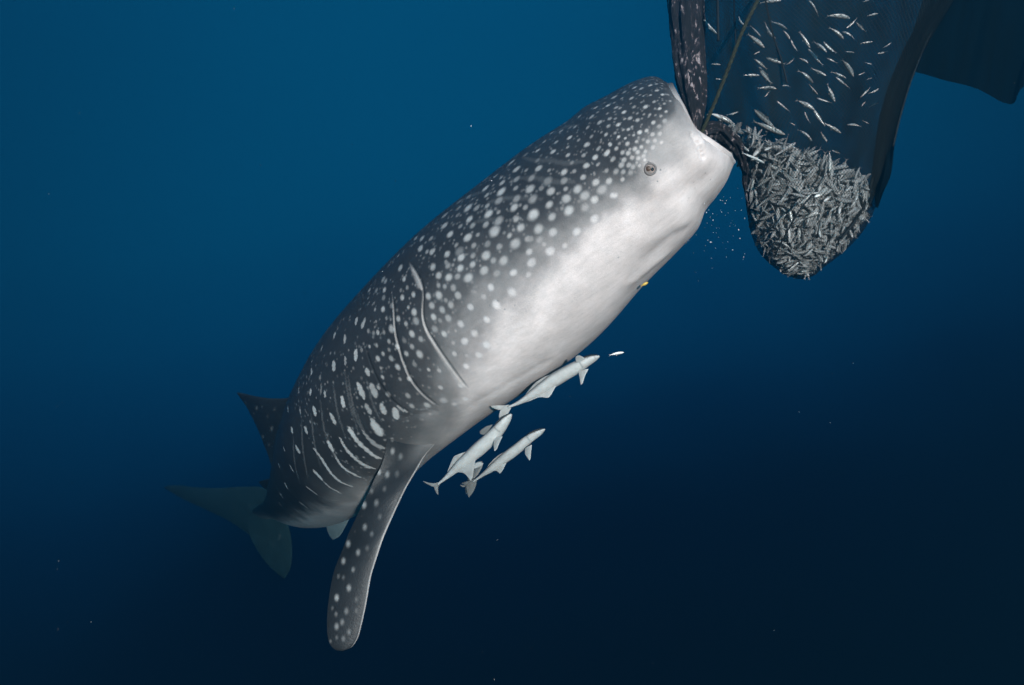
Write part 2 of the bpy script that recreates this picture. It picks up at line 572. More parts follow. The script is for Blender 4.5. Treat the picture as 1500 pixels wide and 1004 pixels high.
def marks(off, sc, lst, rs=1.0, soft=1.0, al=1.0, ac=1.0):
    for x, y, r, b in lst:
        mark(off[0] + x / sc, off[1] + y / sc, r / sc * rs, b, soft, True, al, ac)


def bar(off, sc, pts, w, b, soft=0.8):
    w = np.linspace(w[0], w[1], 40) if isinstance(w, tuple) else np.full(40, float(w))
    P = np.array(pts, float)
    w = w * 1.4
    t = np.concatenate([[0], np.cumsum(np.linalg.norm(np.diff(P, axis=0), axis=1))])
    n = max(4, int(t[-1] / sc / 0.8))
    Q = hermite(np.linspace(0, t[-1], n), t, P) if len(P) > 2 else np.linspace(P[0], P[1], n)
    for k, q in enumerate(Q):
        u = k / (n - 1)
        e = min(1.0, 0.55 + 1.8 * min(u, 1 - u))
        mark(off[0] + q[0] / sc, off[1] + q[1] / sc, w[int(u * 39)] / sc * e, b, soft)


SP_A = [(920,260,35,.8),(1020,232,28,.5),(1105,230,30,.5),(1020,330,35,.7),(1105,388,32,.9),(1185,395,22,.5),(835,395,25,.5),(925,395,28,.6),(700,280,40,.7),(805,295,40,.55),(770,405,25,.4),(550,345,38,.5),(645,445,42,.6),(510,440,30,.5),(395,420,50,.8),(300,550,40,.9),(405,500,28,.4),(265,495,25,.4),(125,575,42,.7),(535,655,40,.9),(845,570,42,.9),(700,560,35,.5),(980,495,30,.5),(1135,515,25,.5),(1215,490,28,.5),(1055,600,32,.9),(1160,630,30,.8),(420,580,38,.55),(480,580,30,.45),(790,500,25,.35),(640,525,22,.35),(740,660,25,.4),(845,675,22,.5),(925,670,25,.55),(1000,685,20,.4),(1075,705,25,.6),(895,725,20,.4),(640,735,36,.6),(555,735,26,.45),(420,735,26,.4),(340,735,35,.5),(300,655,28,.4),(190,795,45,.6),(320,840,38,.55),(450,840,40,.85),(740,755,36,.65),(980,785,36,.85),(1130,790,40,.6),(1055,865,38,.5),(670,860,25,.5),(600,905,30,.75),(875,905,34,.8),(775,950,42,.9),(515,910,25,.45),(410,940,30,.4),(285,975,35,.65),(210,930,28,.4),(690,970,25,.6),(960,970,38,.7),(1070,980,35,.6),(60,715,45,.6),(10,860,35,.5),(160,640,28,.35),(800,820,22,.3),(1100,295,20,.3),(1160,170,20,.35),(1035,145,25,.3),(950,140,25,.35),(870,190,25,.3),(790,225,25,.35),(640,250,35,.35),(490,325,30,.3),(270,440,35,.35),(150,495,30,.3)]
SP_B = [(990,305,45,.6),(775,410,42,.55),(920,460,38,.5),(725,520,40,.55),(850,465,40,.3),(575,555,42,.8),(545,505,45,.5),(835,615,45,.9),(645,685,40,.55),(470,675,38,.6),(275,730,40,.55),(165,745,25,.6),(375,800,50,.75),(600,820,50,.8),(410,635,35,.4),(965,650,35,.45),(1095,470,36,.6),(1160,600,40,.45),(1095,725,48,.85),(815,755,32,.5),(815,885,40,.7),(1270,775,35,.55),(1440,710,28,.8),(1395,840,48,.9),(1220,905,45,.9),(1045,885,36,.55),(90,860,30,.4),(190,870,60,.3),(380,945,50,.35),(15,960,40,.6),(1470,940,35,.6),(1300,690,25,.35)]
SP_C = [(75,275,65,.85),(200,295,40,.45),(390,265,65,.8),(765,310,62,.9),(545,305,38,.45),(925,310,40,.5),(1095,230,55,.9),(1260,210,32,.5),(1040,385,50,.7),(60,430,60,.5),(290,405,70,.5),(530,440,80,.4),(770,450,60,.5),(870,185,40,.4),(60,555,50,.55),(270,560,75,.8),(430,560,45,.4),(565,615,70,.9),(790,560,45,.55),(950,570,75,.8),(1230,465,60,.85),(1420,455,55,.75),(780,710,75,.75),(1060,660,85,.75),(1310,580,80,.6),(1480,670,45,.95),(1205,740,70,.95),(60,705,75,.5),(310,715,80,.5),(545,805,65,.8),(840,890,85,.95),(310,940,95,.95),(30,850,70,.85),(205,840,50,.5),(590,970,65,.75),(55,985,50,.55),(1215,990,45,.95),(1060,840,70,.5)]
SP_D = [(450,110,32,.85),(550,130,26,.75),(605,200,40,.75),(725,190,34,.75),(820,150,30,.4),(875,180,34,.65),(345,210,30,.75),(475,215,28,.4),(425,290,36,.7),(290,340,48,.9),(120,405,45,.9),(175,270,32,.45),(15,225,35,.7),(525,330,38,.75),(600,360,40,.8),(690,290,40,.75),(635,280,26,.6),(795,245,34,.8),(745,350,36,.75),(840,315,34,.7),(945,265,40,.6),(540,435,42,.8),(655,420,38,.75),(745,430,36,.7),(840,390,36,.6),(380,435,40,.5),(590,520,42,.7),(490,520,48,.75),(665,550,46,.65),(745,490,26,.6),(765,520,28,.7),(840,455,22,.9),(420,620,50,.55),(520,605,45,.6),(280,600,40,.5),(125,770,60,.9),(320,760,55,.8),(520,745,40,.8),(220,870,65,.6),(395,965,45,.95),(10,525,35,.7),(165,510,30,.4),(630,640,50,.5),(1095,180,30,.7),(990,160,35,.6)]
SP_E = [(1185,185,70,.7),(1040,245,50,.35),(960,385,50,.45),(1050,395,40,.5),(1060,480,60,.7),(700,450,65,.6),(815,440,60,.4),(820,560,70,.85),(1040,615,85,.9),(570,610,60,.5),(575,685,55,.5),(830,665,50,.6),(355,645,50,.5),(525,520,50,.5),(780,350,70,.4),(560,855,80,.8),(690,850,60,.55),(830,820,50,.55),(860,935,80,.85),(210,960,70,.6),(150,855,55,.5),(330,740,60,.3),(430,760,70,.3),(430,850,60,.35),(1000,740,80,.45),(405,960,45,.4),(1010,910,40,.5)]
SP_F = [(585,110,70,.85),(220,205,70,.75),(305,335,65,.85),(440,215,45,.4),(625,205,60,.5),(810,190,60,.55),(1000,140,80,.55),(1265,115,55,.75),(945,315,100,.85),(1320,230,70,.85),(555,395,75,.9),(700,335,40,.5),(1150,355,50,.7),(1255,455,85,.85),(650,500,50,.65),(385,495,45,.5),(850,470,60,.4),(1010,520,50,.55),(40,590,55,.85),(245,630,60,.85),(430,580,80,.35),(470,680,70,.9),(620,650,50,.55),(810,650,80,.9),(930,710,55,.55),(1080,710,80,.75),(640,780,60,.75),(805,860,75,.85),(440,845,65,.8),(270,800,55,.5),(240,755,35,.4),(35,820,50,.85),(115,935,60,.85),(280,960,65,.85),(575,980,75,.85),(400,960,50,.5),(1225,905,60,1.0),(1450,585,55,.85),(1470,750,55,.95),(975,900,60,.5),(1440,400,55,.6),(20,390,50,.5)]
SP_M = [(185,250,80,.85),(415,305,70,.9),(65,410,55,.5),(60,580,55,.9),(360,590,75,1.0),(80,750,70,.95),(755,290,70,1.0),(1005,120,60,1.0),(575,490,45,.7),(270,490,40,.55),(210,400,60,.4),(30,930,50,.6),(560,880,25,.5)]
SP_G = [(955,240,65,.85),(1045,290,45,.6),(1135,300,60,.85),(1345,330,58,.9),(1130,520,60,.85),(1215,640,60,.85),(660,530,60,.85),(715,695,50,.9),(640,345,40,.5),(325,565,35,.5),(205,855,40,.75),(420,850,50,.9),(690,960,50,.9),(775,820,35,.5),(870,925,50,.8),(1065,930,60,.85),(1230,920,70,.9),(1215,785,45,.55),(1320,810,45,.5),(1120,90,40,.5),(885,95,50,.7),(975,90,60,.7),(740,155,40,.5),(405,690,60,.6),(445,720,50,.6),(660,850,35,.4),(415,960,50,.4),(305,860,45,.4),(1340,450,35,.4)]
SP_H = [(885,215,60,1.0),(130,335,65,.9),(215,210,40,.5),(340,225,60,.6),(410,340,65,.8),(235,390,40,.5),(20,470,55,.7),(165,540,60,.75),(310,480,60,.75),(600,510,55,1.0),(960,465,75,1.0),(1200,285,80,.75),(800,350,45,.5),(830,680,55,1.0),(445,735,60,1.0),(270,670,60,.75),(60,645,60,.9),(210,910,55,1.0),(660,880,60,.9),(370,845,30,.6),(510,985,50,.95),(160,700,40,.4),(70,830,60,.5)]
SP_I = [(400,235,50,.9),(285,235,30,.55),(775,205,35,.6),(870,285,60,.9),(640,370,50,.75),(755,445,45,.6),(910,410,70,.55),(470,370,38,.5),(545,520,65,.9),(835,590,60,.9),(340,565,40,.9),(425,565,38,.5),(115,465,45,.85),(140,390,30,.6),(15,400,45,.85),(305,405,28,.5),(195,550,38,.5),(265,580,40,.4),(495,695,42,.7),(615,770,45,1.0),(200,775,32,.8),(310,765,40,.55),(835,765,45,.6),(500,820,35,.45),(975,660,50,.6),(945,890,70,.9),(745,890,45,.75),(325,945,45,.9),(415,890,38,.75),(540,960,50,.6),(715,680,50,.3),(540,170,50,.4),(90,830,30,.5)]
SP_J = [(630,195,55,.9),(415,340,38,.85),(375,190,30,.5),(800,350,45,1.0),(655,345,35,.5),(1075,220,32,.9),(1230,215,40,.75),(1245,475,45,1.0),(775,600,55,.65),(1060,740,60,.95),(1300,680,70,.7),(1450,720,50,.8),(340,465,42,.7),(480,580,50,.6),(860,140,45,.4),(830,750,50,.7)]
SP_K = [(410,105,60,1.0),(725,155,65,.85),(250,290,50,.9),(610,310,60,.95),(445,465,55,1.0),(355,740,60,1.0),(410,950,50,.9),(110,970,45,.8),(435,300,30,.4),(240,140,35,.5)]
for off, lst in (((860, 100), SP_A), ((750, 140), SP_B), ((750, 220), SP_C), ((860, 190), SP_D), ((630, 220), SP_E), ((630, 310), SP_F),
                 ((520, 340), SP_G), ((630, 400), SP_H), ((520, 430), SP_I), ((520, 520), SP_J), ((640, 490), SP_K), ((770, 310), SP_M)):
    fr = lst in (SP_A, SP_B, SP_C, SP_D, SP_E, SP_F, SP_M)
    marks(off, 10.0, lst, 0.93, 0.95, 1.0 if fr else 0.84, 0.84 if fr else 1.0)
# elongated marks behind the gills: (x, y, half length, half width, tilt)
for x, y, hl, hw, tl, b in [(1015,205,50,16,.15,.9),(1115,250,50,18,.35,.9),(705,415,38,15,.3,.9),(850,470,50,18,.1,.8),(1010,705,75,22,0,1),(690,865,58,26,-.1,1),
                            (855,785,55,15,-.05,.7),(365,940,40,16,.05,.9),(520,605,35,12,.3,.5),(1090,620,40,10,0,.5),(1185,950,45,22,-.35,.8),(1140,190,30,12,.2,.6)]:
    bar((420, 450), 10.0, [(x + tl * hl, y - hl), (x - tl * hl, y + hl)], hw, b)
for x, y, hl, hw, tl, b in [(550,345,40,16,.2,.9),(760,370,45,14,-.1,.8),(705,300,75,12,.08,.45),(375,325,35,14,0,.5),(695,130,35,10,.1,.4),(225,595,40,14,-.1,.9),(85,655,42,16,-.1,.9),
                            (395,630,30,14,-.2,.6),(605,625,55,26,-.25,1),(1020,485,70,25,-.2,1),(1285,320,100,32,-.4,1),(875,735,75,24,-.45,.9),(280,900,40,18,-.15,.9),(475,905,45,20,-.3,.9),
                            (1160,960,80,26,-.55,1),(1390,595,60,25,-.6,.6),(1470,320,80,38,-.4,.75)]:
    bar((400, 540), 10.0, [(x + tl * hl, y - hl), (x - tl * hl, y + hl)], hw, b)
for x, y, hl, hw, tl, b in [(410,800,65,30,-.4,.8),(595,860,70,34,-.1,.95),(190,790,45,28,-.5,.6),(690,800,45,18,-1.6,.6),(265,985,40,26,-.6,.7),(180,250,40,22,-.35,.8)]:
    bar((520, 520), 10.0, [(x + tl * hl, y - hl), (x - tl * hl, y + hl)], hw, b)
NB = 6.277
for pts, w, b in [([(700,0),(740,60),(800,130),(880,200),(940,245),(990,265)], (20, 15), .9), ([(610,70),(650,145),(720,235),(800,300),(870,340),(930,355)], (11, 17), .9),
                  ([(505,110),(545,195)], 17, .95), ([(545,195),(590,280),(640,345),(720,400),(800,438)], (5, 14), .85), ([(375,175),(430,250),(490,340),(550,420),(620,480),(730,525)], (12, 12), .85),
                  ([(380,375),(450,455)], 16, .9), ([(450,455),(530,530),(625,580)], (5, 12), .75), ([(310,520),(405,590)], 13, .9), ([(535,640),(610,648)], 8, .4), ([(440,710),(520,710)], 9, .4),
                  ([(245,660),(320,720)], 13, .85), ([(215,150),(245,205)], 17, .95), ([(98,160),(110,190)], 11, .8), ([(155,325),(185,380)], 14, .9), ([(48,315),(58,345)], 11, .7),
                  ([(110,490),(135,540)], 12, .9), ([(60,575),(90,625)], 9, .8), ([(55,670),(75,700)], 9, .7), ([(205,730),(250,765)], 9, .5), ([(820,10),(880,80),(950,140),(1020,170)], (10, 22), .6),
                  ([(920,-60),(985,35)], (28, 36), 1.0)]:
    bar((400, 630), NB, pts, w, b)
bar((400, 540), 10.0, [(1100,110),(1150,450),(1230,760),(1330,950)], 10, .28)
for pts in ([(505, 545), (512, 590), (524, 632)], [(488, 560), (494, 602), (506, 642)], [(521, 600), (531, 628), (546, 650)], [(470, 590), (475, 632), (487, 666)], [(455, 606), (460, 650), (470, 686)],
            [(441, 616), (444, 660), (452, 700)], [(536, 556), (546, 592), (558, 618)], [(480, 640), (492, 672), (512, 698)], [(430, 640), (433, 680), (440, 712)]):
    bar((0, 0), 1.0, pts, 1.0, .20)
for pts in ([(385,370),(450,385),(520,385),(600,400),(690,390)], [(330,480),(430,470),(540,490),(640,490)], [(220,590),(320,570),(400,570),(480,575)], [(540,250),(600,220),(660,215)],
            [(150,690),(220,675),(290,680)], [(60,600),(130,560),(200,540)]):
    bar((650, 120), 3.347, pts, 9, .085, 1.2)
# faint small dots scattered between the large ones
nf = 0
while nf < 950:
    i = int(np.searchsorted(S, random.uniform(0.05, 2.3)))
    ph = random.uniform(bphi[i] + 0.12, 1.6)
    j = int(np.argmin(np.abs(PHI - ph)))
    if spotw[i, j] > 0.06 or not facing[i, j]:
        continue
    nf += 1
    r = random.uniform(0.0035, 0.0075) * (0.75 if S[i] < 0.6 else 1.15)
    b = random.uniform(0.12, 0.42)
    for a, c in ((i, j), (i, int(np.argmin(np.abs(((math.pi - PHI[j] + math.pi) % (2 * math.pi) - math.pi) - PHI))))):
        wi, wj = window(a, c, r * 1.9)
        X = G[np.ix_(wi, wj)]
        d = np.linalg.norm(X - G[a, c], axis=-1) / r
        spotw[np.ix_(wi, wj)] = np.maximum(spotw[np.ix_(wi, wj)], b * sstep(1.4, 0.3, d))
SPOT_HI = np.array([0.54, 0.55, 0.54])
sp3 = spotw[..., None]
target = np.maximum(SPOT_HI * (1 + 0.5 * sstep(1.7, 2.4, S))[:, None, None], np.minimum(colr + 0.34, 0.85))
colr = colr + (target - colr) * np.clip(sp3 * 0.95, 0, 1)
colr = colr + (np.array([0.62, 0.60, 0.58]) - colr) * (strip * 0.6)[..., None]
colr = colr * (1 - 0.6 * crev_shade[..., None])  # shade in the gill crevices, painted into the skin colour
# fine mottling belongs to the skin itself
colr *= (1 + 0.06 * lump(G, 3, 31, 40))[..., None]

sb = Build()
sb.add(G.reshape(-1, 3), grid_quads(NS, NA, True)[:, ::-1], None, colr.reshape(-1, 3))
# lips and the inside of the mouth: rings that roll over the jaw edge and run back into the throat
ring0 = G[0]
cen = ring0.mean(0)
rings = [ring0]
for sc_, fw in ((0.985, 0.012), (0.955, 0.018), (0.92, 0.012), (0.90, -0.02), (0.89, -0.08), (0.86, -0.20), (0.74, -0.45), (0.5, -0.70), (0.2, -0.85)):
    rings.append(cen + (ring0 - cen) * sc_ + F[0] * fw)
rings = np.array(rings)
lipcol = np.repeat(colr[0][None], len(rings), 0)
mouthc = np.array([0.20, 0.15, 0.14])
for k, t in enumerate((0, .05, .15, .4, .8, 1, 1, 1, 1, 1)):
    lipcol[k] = lipcol[k] * (1 - t) + mouthc * t
sb.add(np.concatenate([rings.reshape(-1, 3), (cen - F[0] * 0.88)[None]]), grid_quads(len(rings), NA, True),
       [[len(rings) * NA, (len(rings) - 1) * NA + k, (len(rings) - 1) * NA + (k + 1) % NA] for k in range(NA)],
       np.concatenate([lipcol.reshape(-1, 3), mouthc[None]]))
# tail stub cap
sb.add(np.concatenate([G[-1], G[-1].mean(0)[None]]), None, [[NA, (k + 1) % NA, k] for k in range(NA)], np.concatenate([colr[-1], DARK[None]]))


def fin(lead, trail, tmax, n=90, m=34, toward=(0, -1, 0), face=DARK, back=WHITE, spots=(), edge=None, tip_t=0.25, b=None, mix=None):
    """Aerofoil fin between a leading and a trailing edge; the side turned to `toward` gets colour `face`."""
    Lp = np.array([at(*p) for p in lead]); Tp = np.array([at(*p) for p in trail])

    def res(P):
        t = np.concatenate([[0], np.cumsum(np.linalg.norm(np.diff(P, axis=0), axis=1))])
        u = np.linspace(0, 1, n); u = 1 - (1 - u) ** 1.25
        return hermite(u * t[-1], t, P)
    A, B = res(Lp), res(Tp)
    c = (1 - np.cos(np.linspace(0, np.pi, m))) / 2
    mid = A[:, None] * (1 - c)[None, :, None] + B[:, None] * c[None, :, None]
    span = norm(np.gradient((A + B) / 2, axis=0)); ch = norm(B - A)
    nn = norm(np.cross(span, ch))
    nn = np.where(np.sum(nn * np.asarray(toward), 1, keepdims=True) < 0, -nn, nn)
    nn = norm(np.stack([np.convolve(np.pad(nn[:, i], 5, mode='edge'), np.ones(11) / 11, 'valid') for i in range(3)], -1))
    u = np.linspace(0, 1, n)
    th = tmax * (1 - (1 - tip_t) * u) * np.clip((1 - u) * 12, 0.0, 1) ** 0.5
    prof = 2.6 * np.sqrt(c) * (1 - c) ** 0.9 * 0.62 + 0.02
    prof[0] = 0; prof[-1] = 0
    off = th[:, None] * prof[None]
    f = mid + off[..., None] * nn[:, None]
    k = mid - off[..., None] * nn[:, None]
    cf = np.tile(np.asarray(face, float), (n, m, 1)); ck = np.tile(np.asarray(back, float), (n, m, 1))
    if mix is not None:
        cf = mix(cf, u, c)
    if edge is not None:
        e = sstep(0.045, 0.0, c)[None, :, None] * sstep(0.10, 0.30, u)[:, None, None]
        cf = cf + (np.asarray(edge) - cf) * e
    px = project(f)
    sw = np.zeros((n, m))
    for x, y, r, br in spots:
        d = np.hypot((px[..., 0] - x) / 0.62, px[..., 1] - y) / (r * 0.9)
        sw = np.maximum(sw, 0.85 * br * sstep(1.6, 0.1, d))
    cf = cf + (SPOT_HI * 0.8 - cf) * sw[..., None]
    cf = cf * (1 + 0.12 * lump(f, 3, 41, 25))[..., None]
    b.add(f.reshape(-1, 3), grid_quads(n, m, False), None, cf.reshape(-1, 3))
    b.add(k.reshape(-1, 3), grid_quads(n, m, False)[:, ::-1], None, ck.reshape(-1, 3))


def fsp(off, sc, lst):
    return [(off[0] + x / sc, off[1] + y / sc, r / sc, b) for x, y, r, b in lst]


PSP = fsp((470, 620), 5.905, [(710,75,35,.6),(750,140,30,.4),(620,245,30,.8),(690,290,30,.45),(575,445,30,.75),(660,440,30,.3),(505,425,26,.9),(480,690,32,.55),(375,710,32,.95),(380,900,30,.75),(510,810,25,.3),
                              (620,140,22,.5),(440,960,25,.35),(595,95,25,.8),(550,570,25,.3),(440,590,25,.4)])
PSP += fsp((460, 780), 5.58, [(280,95,30,.95),(360,165,28,.8),(240,235,28,.95),(320,305,24,.6),(435,130,25,.25),(285,455,30,.75),(185,535,30,.95),(265,645,30,.5),(180,670,22,.4),(185,770,30,.65),(230,735,28,.5),
                              (285,815,26,.45),(240,870,26,.4),(345,550,24,.25),(345,640,22,.25),(240,370,22,.25),(135,890,17,.3),(185,860,20,.3),(200,360,20,.3),(150,620,18,.3)])


def pec_mix(cf, u, c):
    root = sstep(0.36, 0.10, u)[:, None, None] * sstep(0.75, 0.1, c)[None, :, None]
    cf = cf + (np.array([0.34, 0.325, 0.315]) - cf) * root * 0.9
    g = sstep(0.9, 0.0, c)[None, :, None]
    return cf * (0.8 + 0.6 * g)


def withY(pts, y0, y1, p=1.0):
    n_ = len(pts)
    return [(x, y, y0 + (y1 - y0) * (k / (n_ - 1)) ** p) for k, (x, y) in enumerate(pts)]


lead = [(700, 590), (670, 620), (639, 649), (622, 669), (609, 691), (595, 715), (582, 742), (572, 764), (561, 790), (553, 814), (544, 843), (537, 882), (530, 914), (523, 937), (515, 948), (502, 954)]
trail = [(560, 590), (566, 622), (566, 650), (558, 683), (548, 703), (534, 733), (521, 760), (511, 781), (501, 807), (490, 835), (482, 875), (479, 910), (480, 932), (484, 945), (491, 952), (502, 954)]
def alongY(pts, ys_, vs_):
    return [(x, y, float(np.interp(y, ys_, vs_))) for x, y in pts]


lead = alongY(lead, [590, 620, 649, 669, 700, 800, 954], [3.70, 3.54, 3.40, 3.315, 3.22, 3.10, 3.03])
trail = alongY(trail, [590, 622, 650, 700, 800, 954], [3.42, 3.31, 3.265, 3.21, 3.14, 3.03])
fin(lead, trail, 0.040, n=240, m=70, face=DARK * 0.5, back=WHITE * 0.8, spots=PSP, edge=(0.60, 0.57, 0.55), b=sb, mix=pec_mix, tip_t=0.3)
# far pectoral fin, on the flank turned away
fin(withY([(690, 560), (650, 560), (610, 575), (580, 590), (560, 600)], 3.9, 5.2), withY([(600, 560), (570, 570), (555, 585), (550, 595), (556, 601)], 4.2, 5.25), 0.035, n=60, m=24, face=WHITE * .6, back=DARK, b=sb)
# first dorsal fin
fin([(455, 560, 4.45), (425, 582, 4.60), (400, 584, 4.72), (375, 581, 4.86), (358, 577, 4.98), (347, 575, 5.05)],
    [(425, 690, 5.50), (404, 690, 5.45), (392, 665, 5.40), (379, 632, 5.32), (362, 598, 5.20), (348, 577, 5.07)], 0.045, n=80, m=40,
    face=DARK, back=DARK, spots=[(376, 598, 3.5, .7), (366, 612, 3, .3), (385, 640, 3, .5), (398, 628, 3.5, .9), (392, 610, 3, .3), (384, 596, 2, .3), (402, 600, 2.5, .4), (372, 606, 2, .3), (394, 652, 2.5, .4), (360, 590, 2, .3)], b=sb)
# second dorsal fin
fin([(402, 700, 6.2), (388, 703, 6.35), (379, 706, 6.5)], [(398, 722, 6.7), (388, 716, 6.66), (380, 708, 6.55)], 0.025, n=30, m=20, face=DARK, back=DARK, b=sb)
# pelvic fins, anal fin
fin([(532, 728, 5.35), (518, 748, 5.40), (507, 770, 5.48), (496, 787, 5.55), (488, 791, 5.6)], [(476, 744, 5.60), (474, 757, 5.62), (478, 772, 5.63), (482, 784, 5.63), (487, 791, 5.62)], 0.028, n=40, m=24,
    face=(0.26, 0.30, 0.31), back=(.3, .3, .3), spots=[(483, 765, 3, .7), (492, 757, 2.5, .6)], b=sb)
fin([(470, 748, 6.0), (462, 762, 6.1), (452, 771, 6.2), (447, 773, 6.25)], [(420, 748, 6.5), (428, 760, 6.45), (438, 770, 6.4), (445, 774, 6.3)], 0.025, n=30, m=20, face=(.11, .13, .14), back=(.3, .3, .3), b=sb)
# caudal fin: upper and lower lobe, teal water light painted into the face colour
CAUD = [(410, 785, 3.0, .9), (408, 790, 2.5, .8), (366, 740, 3, .4), (330, 730, 2, .25), (300, 728, 2, .25), (345, 745, 2, .25), (400, 800, 2, .2), (412, 815, 2, .2)]
fin([(404, 728, 7.45), (388, 716, 7.60), (360, 713, 7.85), (325, 715, 8.10), (285, 714, 8.35), (255, 711, 8.55), (240, 713, 8.65)],
    [(408, 792, 8.0), (388, 800, 8.1), (364, 783, 8.25), (335, 763, 8.40), (300, 746, 8.50), (262, 728, 8.62), (241, 715, 8.68)], 0.055, n=70, m=34, face=(0.09, 0.15, 0.16), back=DARK, spots=CAUD, b=sb)
fin([(412, 738, 7.5), (417, 755, 7.6), (425, 780, 7.75), (428, 808, 7.9), (425, 834, 8.05), (418, 847, 8.15)],
    [(362, 756, 8.0), (366, 785, 8.1), (378, 808, 8.15), (393, 828, 8.2), (408, 842, 8.22), (416, 848, 8.2)], 0.05, n=60, m=30, face=(0.10, 0.16, 0.17), back=DARK, spots=CAUD, b=sb)

me = sb.mesh('whale_shark')
shark = link('whale_shark', me, M_SHARK)
tag(shark, 'huge dark grey whale shark covered in white spots, mouthing the fishing net', 'whale shark')


def ball(center, nrm, r, flat, mat, name, parent, n=16, m=10):
    nrm = norm(np.asarray(nrm, float)); a = norm(np.cross(nrm, [0.3, 0.2, 0.9])); b_ = np.cross(nrm, a)
    V = []
    for i in range(1, m):
        t = math.pi * i / m
        for k in range(n):
            p = 2 * math.pi * k / n
            V.append(center + nrm * math.cos(t) * r * flat + (a * math.cos(p) + b_ * math.sin(p)) * math.sin(t) * r)
    V += [center + nrm * r * flat, center - nrm * r * flat]
    q = grid_quads(m - 1, n, True)
    top, bot = len(V) - 2, len(V) - 1
    T = [[top, k, (k + 1) % n] for k in range(n)] + [[bot, (m - 2) * n + (k + 1) % n, (m - 2) * n + k] for k in range(n)]
    return link(name, make_mesh(name, np.array(V), q[:, ::-1], T), mat, parent)


for side in (0, 1):
    i, j = locate(953, 247)
    if side:
        j = int(np.argmin(np.abs(((math.pi - PHI[j] + math.pi) % (2 * math.pi) - math.pi) - PHI)))
    P, n0 = G[i, j], NRM[i, j]
    eye = ball(P - n0 * 0.006, n0, 0.020, 0.5, M_EYE, 'eye', shark)
    dn = norm(-U[i] * 0.25 + F[i] * 0.20)
    tang = norm(dn - n0 * np.dot(dn, n0))
    iris = ball(P - n0 * 0.006 - tang * 0.004, n0, 0.0155, 0.68, M_IRIS, 'iris', eye)
    pupil = ball(P - n0 * 0.002 + tang * 0.006, n0, 0.0085, 0.95, M_PUPIL, 'pupil', eye)

    a1 = norm(np.cross(n0, [0.3, 0.2, 0.9])); a2 = np.cross(n0, a1)
    an = np.linspace(0, 2 * math.pi, 41)[:, None]
    lid = link('eyelid', tube(P - n0 * 0.001 + 0.021 * (np.cos(an) * a1 + np.sin(an) * a2), 0.0045, 8).mesh('eyelid'), M_LID, eye)

# ------------------------------------------------------------------ fishing net
KN = 3.55


def npt(px, py, Y=KN):
    return at(px, py, Y)


def net_mat(name, c, alpha_lo, alpha_hi, scale, teal=None):
    """Fine knotted mesh: diamond threads with open holes between them."""
    m, n, l, p = new_mat(name)
    uv = n.new('ShaderNodeUVMap')
    mp = n.new('ShaderNodeMapping'); mp.inputs['Rotation'].default_value = (0, 0, math.radians(45)); mp.inputs['Scale'].default_value = (scale, scale, 1)
    l.new(uv.outputs['UV'], mp.inputs['Vector'])
    br = n.new('ShaderNodeTexBrick'); br.offset = 0.0
    br.inputs['Color1'].default_value = (0, 0, 0, 1); br.inputs['Color2'].default_value = (0, 0, 0, 1); br.inputs['Mortar'].default_value = (1, 1, 1, 1)
    br.inputs['Scale'].default_value = 1.0; br.inputs['Brick Width'].default_value = 1.0; br.inputs['Row Height'].default_value = 1.0
    br.inputs['Mortar Size'].default_value = 0.07; br.inputs['Mortar Smooth'].default_value = 0.3
    l.new(mp.outputs['Vector'], br.inputs['Vector'])
    tco = n.new('ShaderNodeTexCoord')
    mf = n.new('ShaderNodeMapping'); mf.inputs['Scale'].default_value = (13, 13, 2.2)      # folds hang downwards
    l.new(tco.outputs['Object'], mf.inputs['Vector'])
    nz = n.new('ShaderNodeTexNoise'); nz.inputs['Scale'].default_value = 1.0; nz.inputs['Detail'].default_value = 7
    l.new(mf.outputs['Vector'], nz.inputs['Vector'])
    mr_ = n.new('ShaderNodeMapRange'); mr_.inputs['From Min'].default_value = 0.3; mr_.inputs['From Max'].default_value = 0.7
    mr_.inputs['To Min'].default_value = alpha_lo; mr_.inputs['To Max'].default_value = alpha_hi
    l.new(nz.outputs['Fac'], mr_.inputs['Value'])
    mx = n.new('ShaderNodeMath'); mx.operation = 'MAXIMUM'
    l.new(br.outputs['Color'], mx.inputs[0]); l.new(mr_.outputs['Result'], mx.inputs[1])
    df = n.new('ShaderNodeBsdfDiffuse'); df.inputs['Color'].default_value = (*c, 1)
    tr_ = n.new('ShaderNodeBsdfTransparent')
    ms = n.new('ShaderNodeMixShader')
    l.new(mx.outputs[0], ms.inputs['Fac']); l.new(tr_.outputs[0], ms.inputs[1]); l.new(df.outputs[0], ms.inputs[2])
    l.new(ms.outputs[0], n['Material Output'].inputs['Surface'])
    return m


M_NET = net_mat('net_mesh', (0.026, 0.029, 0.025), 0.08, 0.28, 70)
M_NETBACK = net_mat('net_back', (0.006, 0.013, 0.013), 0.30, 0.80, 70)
M_NETDARK = net_mat('net_heavy', (0.0035, 0.006, 0.0065), 0.90, 0.98, 60)


